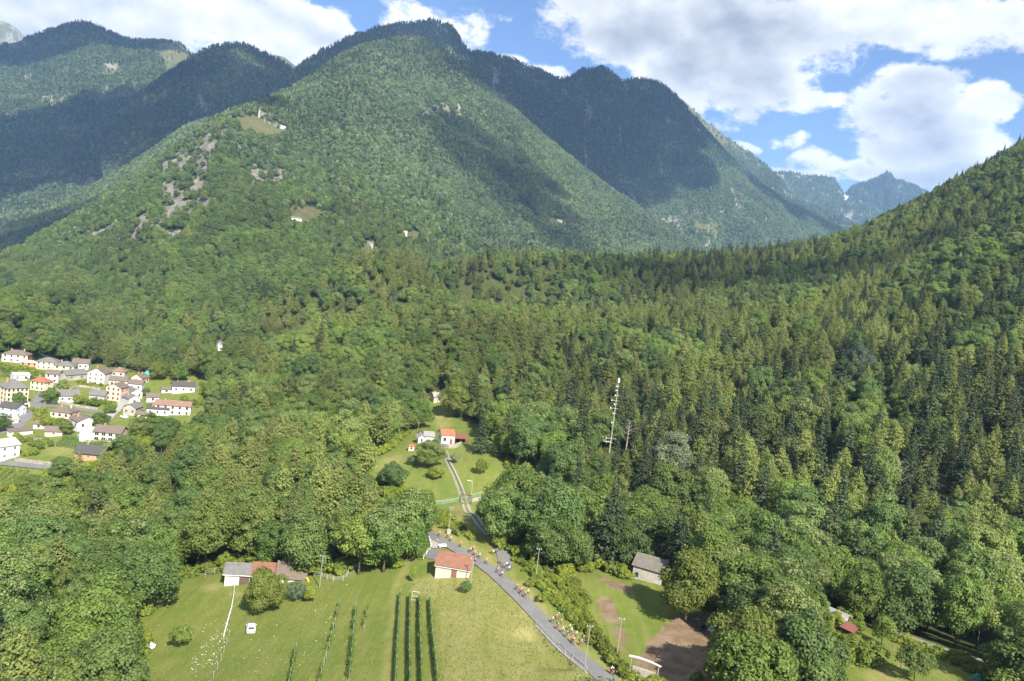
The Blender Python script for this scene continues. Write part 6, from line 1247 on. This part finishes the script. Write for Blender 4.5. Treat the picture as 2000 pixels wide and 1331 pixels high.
for a, b in (((0, -.5, .34), (0, -.2, .92)), ((0, -.2, .92), (0, .42, .86)), ((0, -.02, .29), (0, .42, .80)), ((0, -.02, .29), (0, -.17, .84)), ((0, -.5, .34), (0, -.02, .29)), ((0, .40, .95), (0, .55, .34))): BF.tube([a, b], .022, 5)
BFM = BF.mesh("frame", plain("bike_frame", (.10, .10, .11), .4, .1)); BSM = MB().box((0, -.24, .95), (.14, .26, .05)).mesh("saddle", SHORT); BHM = MB().tube([(-.22, .56, .98), (-.2, .46, 1.0), (.2, .46, 1.0), (.22, .56, .98)], .018, 5).mesh("handlebar", SHORT)
BTM = MB().ring((0, 0, 0), .325, .022, 18).mesh("wheel", plain("bike_tyre", (.03, .03, .03), .9, .1)); BRM = MB().tube([(-.03, 0, 0), (.03, 0, 0)], .04, 8)
for k in range(8): BRM.tube([(0, 0, 0), (0, math.cos(k * .785) * .31, math.sin(k * .785) * .31)], .005, 3, cap=False)
BRM = BRM.mesh("spokes", STEEL); BPM = MB().tube([(-.14, .1, .22), (-.06, .1, .22)], .03, 5).tube([(.06, -.05, .36), (.14, -.05, .36)], .03, 5).mesh("pedals", SHORT)
def road_dir(u, v):
    q = np.array(at(u, v))[:2]; i = int(np.argmin(((RQ - q) ** 2).sum(1))); i = min(max(i, 1), len(RQ) - 2); d = RQ[i + 1] - RQ[i - 1]; return math.atan2(-d[0], d[1])
def bicycle(p, rz, label):
    t = thing("bicycle", label, "bicycle", p, rz, "race bicycles on the road"); t.scale = (.78,) * 3; link("frame", BFM, t); link("saddle", BSM, t); link("handlebar", BHM, t); link("pedals", BPM, t)
    for y in (-.5, .55): w_ = link("wheel", BTM, t); w_.location = (0, y, .34); link("spokes", BRM, w_)
def person(p, rz, mesh, ji, label, group, helm=True, z=0.0, sc=0.78):
    t = link("person", mesh, None, label=label, category="person", group=group); t.location = Vector(p) + Vector((0, 0, z)); t.rotation_euler[2] = rz; t.scale = (sc,) * 3
    t.material_slots[1].link = 'OBJECT'; t.material_slots[1].material = JERS[ji]
    if helm: h_ = link("helmet", HELM, t); link("face", FACE, t)
    else: link("hair", HAIR, t)
RIDERS = [(857, 1049, 3), (873.5, 1053, 0), (879.5, 1059, 1), (898.7, 1070, 0), (917, 1081, 1), (923, 1079, 2), (926, 1087, 3), (935, 1092, 1), (949, 1103, 0), (971, 1121, 0), (979, 1128, 1),
      (1009, 1154, 2), (1016.5, 1162, 0), (1020, 1159, 0), (1024, 1169, 0), (1030, 1164, 1), (1078, 1218, 1), (1085, 1214, 0), (1088.5, 1210, 0), (1094, 1223, 0), (1088, 1231, 0), (1098, 1238.5, 1), (1106, 1247, 4), (1111, 1233, 5), (1114, 1240, 1), (1124, 1247, 1), (1116, 1256, 3), (1119, 1260, 2), (1133, 1263, 3), (1137, 1256, 0)]
WH = ["first and farthest, at the road bend", "second from the road bend", "third from the road bend", "alone above the barn", "leftmost of the four behind the barn roof", "in the back of the four behind the barn roof", "third of the four behind the barn roof", "last of the four right of the barn roof", "alone beside the barn's right corner", "upper of two by the spectators", "lower of two by the spectators",
      "leading the group of five mid road", "second of the group of five mid road", "inner rider of the group of five mid road", "nearest the meadow in the group of five", "nearest the scrub in the group of five", "front left of the large bunch", "second in the large bunch", "upper right of the large bunch", "beside the scrub in the large bunch", "by the railing in the large bunch", "in the middle of the large bunch near the railing", "left side of the tight pack", "farthest back in the tight pack", "centre of the tight pack", "scrub side of the tight pack", "railing side at the tail of the pack", "lowest on the railing side of the pack", "last but one on the scrub side", "lowest rider on the scrub side"]
for i, (u, v, j) in enumerate(RIDERS):
    p = at(u, v, .12); rz = road_dir(u, v) + random.uniform(-.12, .12); bicycle(p, rz, f"racing bicycle under the {JN[j]} rider {WH[i]}"); person(p, rz, RIDER, j, f"cyclist in {JN[j]} jersey, {WH[i]}", "cyclists racing along the road")
mo = at(1195, 1318, .12); mr = road_dir(1195, 1316); t = thing("motorcycle", "motorcycle with two riders following the race at the bottom", "motorcycle", mo, mr); t.scale = (.8,) * 3
MB().box((0, .05, .62), (.34, .9, .34), taper=.8).box((0, -.45, .78), (.32, .8, .16)).build("body", JERS[2], t); MB().tube([(0, .55, .34), (0, .40, 1.0)], .05, 6).tube([(-.35, .36, 1.05), (.35, .36, 1.05)], .025, 5).build("fork", STEEL, t); MB().add([(-.2, .55, .9), (.2, .55, .9), (.14, .40, 1.35), (-.14, .40, 1.35)], [(0, 1, 2, 3)]).build("windshield", GLASS, t)
for y in (-.68, .72): w_ = MB().ring((0, y, .32), .27, .07, 16).build("wheel", plain("tyre", (.02, .02, .02), .9, .2), t); MB().tube([(-.05, y, .32), (.05, y, .32)], .16, 10).build("hub", STEEL, w_)
for y, j, lb in ((.05, 2, "red jacketed motorcycle driver at the bottom of the road"), (-.55, 1, "white jacketed pillion rider behind the motorcycle driver")):
    q = mo + Matrix.Rotation(mr, 3, 'Z') @ Vector((0, y * .8, 0)); person(q, mr, RIDER, j, lb, "motorcycle riders", True, -.08)
for u, v, j, rz, lb in ((963, 1085, 1, 3.6, "spectator in white on the grass bank above the road"), (959, 1083, 0, 3.8, "spectator in orange on the grass bank above the road"), (970, 1082, 4, 3.5, "spectator in blue beside the shaded drive"), (976, 1103, 2, 3.6, "spectator in red at the drive mouth"), (989, 1109, 1, 3.2, "spectator in white among the bicycles at the drive mouth"), (994, 1108, 4, 3.0, "spectator in blue shirt, rightmost at the drive mouth"), (984, 1112, 0, 3.4, "spectator in orange standing nearest the road"), (994, 1117, 1, 3.2, "spectator in white at the edge of the scrub"), (1197, 1335, 4, 2.8, "person in blue at the bottom of the road")):
    person(at(u, v, .1), rz, STAND, j, lb, "spectators beside the road", False, 0)
for i, (u, v) in enumerate(((981, 1106), (986, 1113), (998, 1113))): bicycle(at(u, v, .1), 1.2 + i, ["parked bicycle by the spectator in red", "parked bicycle by the spectators, middle one", "parked bicycle by the scrub, rightmost"][i])
CJ = [((0, -.75, 1.12), (.26, .28)), ((0, -.3, 1.05), (.30, .34)), ((0, .25, 1.08), (.29, .36)), ((0, .62, 1.22), (.20, .26)), ((0, .95, 1.42), (.13, .17)), ((0, 1.18, 1.42), (.12, .13)), ((0, 1.42, 1.26), (.085, .08)), ((-.2, .45, .78), .11), ((-.2, .47, .42), .07), ((-.2, .44, .06), .06), ((.2, .45, .78), .11), ((.2, .52, .42), .07), ((.2, .50, .06), .06), ((-.2, -.78, .82), .15), ((-.2, -.86, .48), .08), ((-.2, -.80, .06), .06), ((.2, -.78, .82), .15), ((.2, -.92, .48), .08), ((.2, -.86, .06), .06), ((0, -1.0, 1.12), .035), ((0, -1.10, .75), .022), ((-.2, 1.08, 1.52), .04), ((.2, 1.08, 1.52), .04)]
CE = [(0, 1), (1, 2), (2, 3), (3, 4), (4, 5), (5, 6), (2, 7), (7, 8), (8, 9), (2, 10), (10, 11), (11, 12), (0, 13), (13, 14), (14, 15), (0, 16), (16, 17), (17, 18), (0, 19), (19, 20), (5, 21), (5, 22)]
cow = link("cow", skin_mesh("cow_body", CJ, CE, [plain("black_hide", (.018, .016, .016), .7, .3)], lambda c: 0), None, label="black cow standing at the edge of the bare pasture", category="cow"); cow.location = at(1372, 1233, .03); cow.rotation_euler[2] = 2.4; cow.scale = (.85,) * 3
MB().tube([(-.10, 1.10, 1.56), (-.2, 1.10, 1.66), (-.22, 1.12, 1.76)], [.03, .025, .01], 5).tube([(.10, 1.10, 1.56), (.2, 1.10, 1.66), (.22, 1.12, 1.76)], [.03, .025, .01], 5).build("horns", plain("horn", (.5, .45, .35), .6, .1), cow)
print("details", round(time.time() - T0, 1))

# ------------------------------------------------------------------ clouds overhead (out of frame) that shade the mountains
m, gg, out = material("cloud_vapour"); CLOUD_M = m
pv = gg.n('ShaderNodeVolumePrincipled'); pv.inputs['Color'].default_value = (1, 1, 1, 1); pv.inputs['Density'].default_value = 0.012; pv.inputs['Anisotropy'].default_value = 0.3
m.node_tree.links.new(pv.outputs[0], out.inputs['Volume'])
def cloud(target, sx, sy, sz, seed, label, rz=0.0, alt=2900.0):
    T = np.array(target); P = T + TO_SUN * ((alt - T[2]) / TO_SUN[2]); rg = random.Random(seed); mb = MB()
    mb.ball((0, 0, 0), 1.0, (sx * .72, sy * .72, sz), nu=20, nv=12)
    for k in range(9):
        a = 2 * math.pi * k / 9 + rg.uniform(-.3, .3); q = rg.uniform(.62, .9); s = rg.uniform(.28, .46)
        mb.ball((math.cos(a) * sx * q, math.sin(a) * sy * q, rg.uniform(-.2, .3) * sz), 1.0, (sx * s, sy * s * rg.uniform(.8, 1.2), sz * rg.uniform(.5, .8)), nu=14, nv=8)
    me = mb.mesh("cloud", CLOUD_M, True)
    o = link("cloud", me, None, label=label, category="cloud", group="clouds drifting overhead"); o.location = Vector(P); o.rotation_euler[2] = rz
    return o
CL = [("mountain_left", 110, 240, 1150, 680, 190), ("mountain_left", -80, 300, 700, 800, 180), ("mountain_left", 10, 150, 420, 300, 150), ("mountain_shoulder", 440, 210, 600, 640, 170), ("mountain_flank", 150, 440, 420, 260, 120),
      ("mountain_ridge", 640, 130, 420, 300, 120), ("mountain_ridge", 880, 120, 560, 380, 150), ("mountain_ridge", 1010, 240, 460, 640, 160), ("mountain_ridge", 1160, 260, 660, 840, 190), ("mountain_ridge", 1330, 270, 470, 440, 150), ("mountain_ridge", 1520, 420, 430, 330, 140), ("mountain_ridge", 1080, 320, 470, 420, 150), ("mountain_left", 270, 190, 360, 300, 140),
      ("mountain_main", 985, 330, 290, 340, 60), ("mountain_main", 890, 215, 200, 240, 55), ("mountain_main", 1060, 450, 160, 180, 45)]
WHICH = ["middle of the left mountain", "far left edge of the left mountain", "upper left of the left mountain", "rounded shoulder", "lower left flank", "left crest of the long ridge", "crest behind the main summit", "saddle right of the summit", "middle of the long ridge", "knobs of the long ridge", "right end of the long ridge", "lower middle of the long ridge", "right side of the left mountain", "right flank of the main mountain", "upper right flank of the main mountain", "lower right flank of the main mountain"]
for i, (sh, u, v, sx, sy, sz) in enumerate(CL):
    cloud(on_sheet(sh, u, v), sx, sy, sz, 900 + i, f"cumulus high overhead, shading the {WHICH[i]}")
tp = at(1400, 545, tmax=1500)
cloud(tp, 150, 75, 50, 950, "small cumulus high above, shading the terrace crest")

# ------------------------------------------------------------------ haze: the valley air
m, gg, out = material("valley_air")
pv = gg.n('ShaderNodeVolumePrincipled'); pv.inputs['Color'].default_value = (0.36, 0.60, 1.0, 1); pv.inputs['Density'].default_value = 5.6e-5; pv.inputs['Anisotropy'].default_value = 0.0
m.node_tree.links.new(pv.outputs[0], out.inputs['Volume'])
hb = MB(); hb.box((0, 6000, 775), (20000, 13000, 2050)); hz = hb.build("haze", m, kind='stuff', label='pale blue air filling the valley')
print("done", round(time.time() - T0, 1))
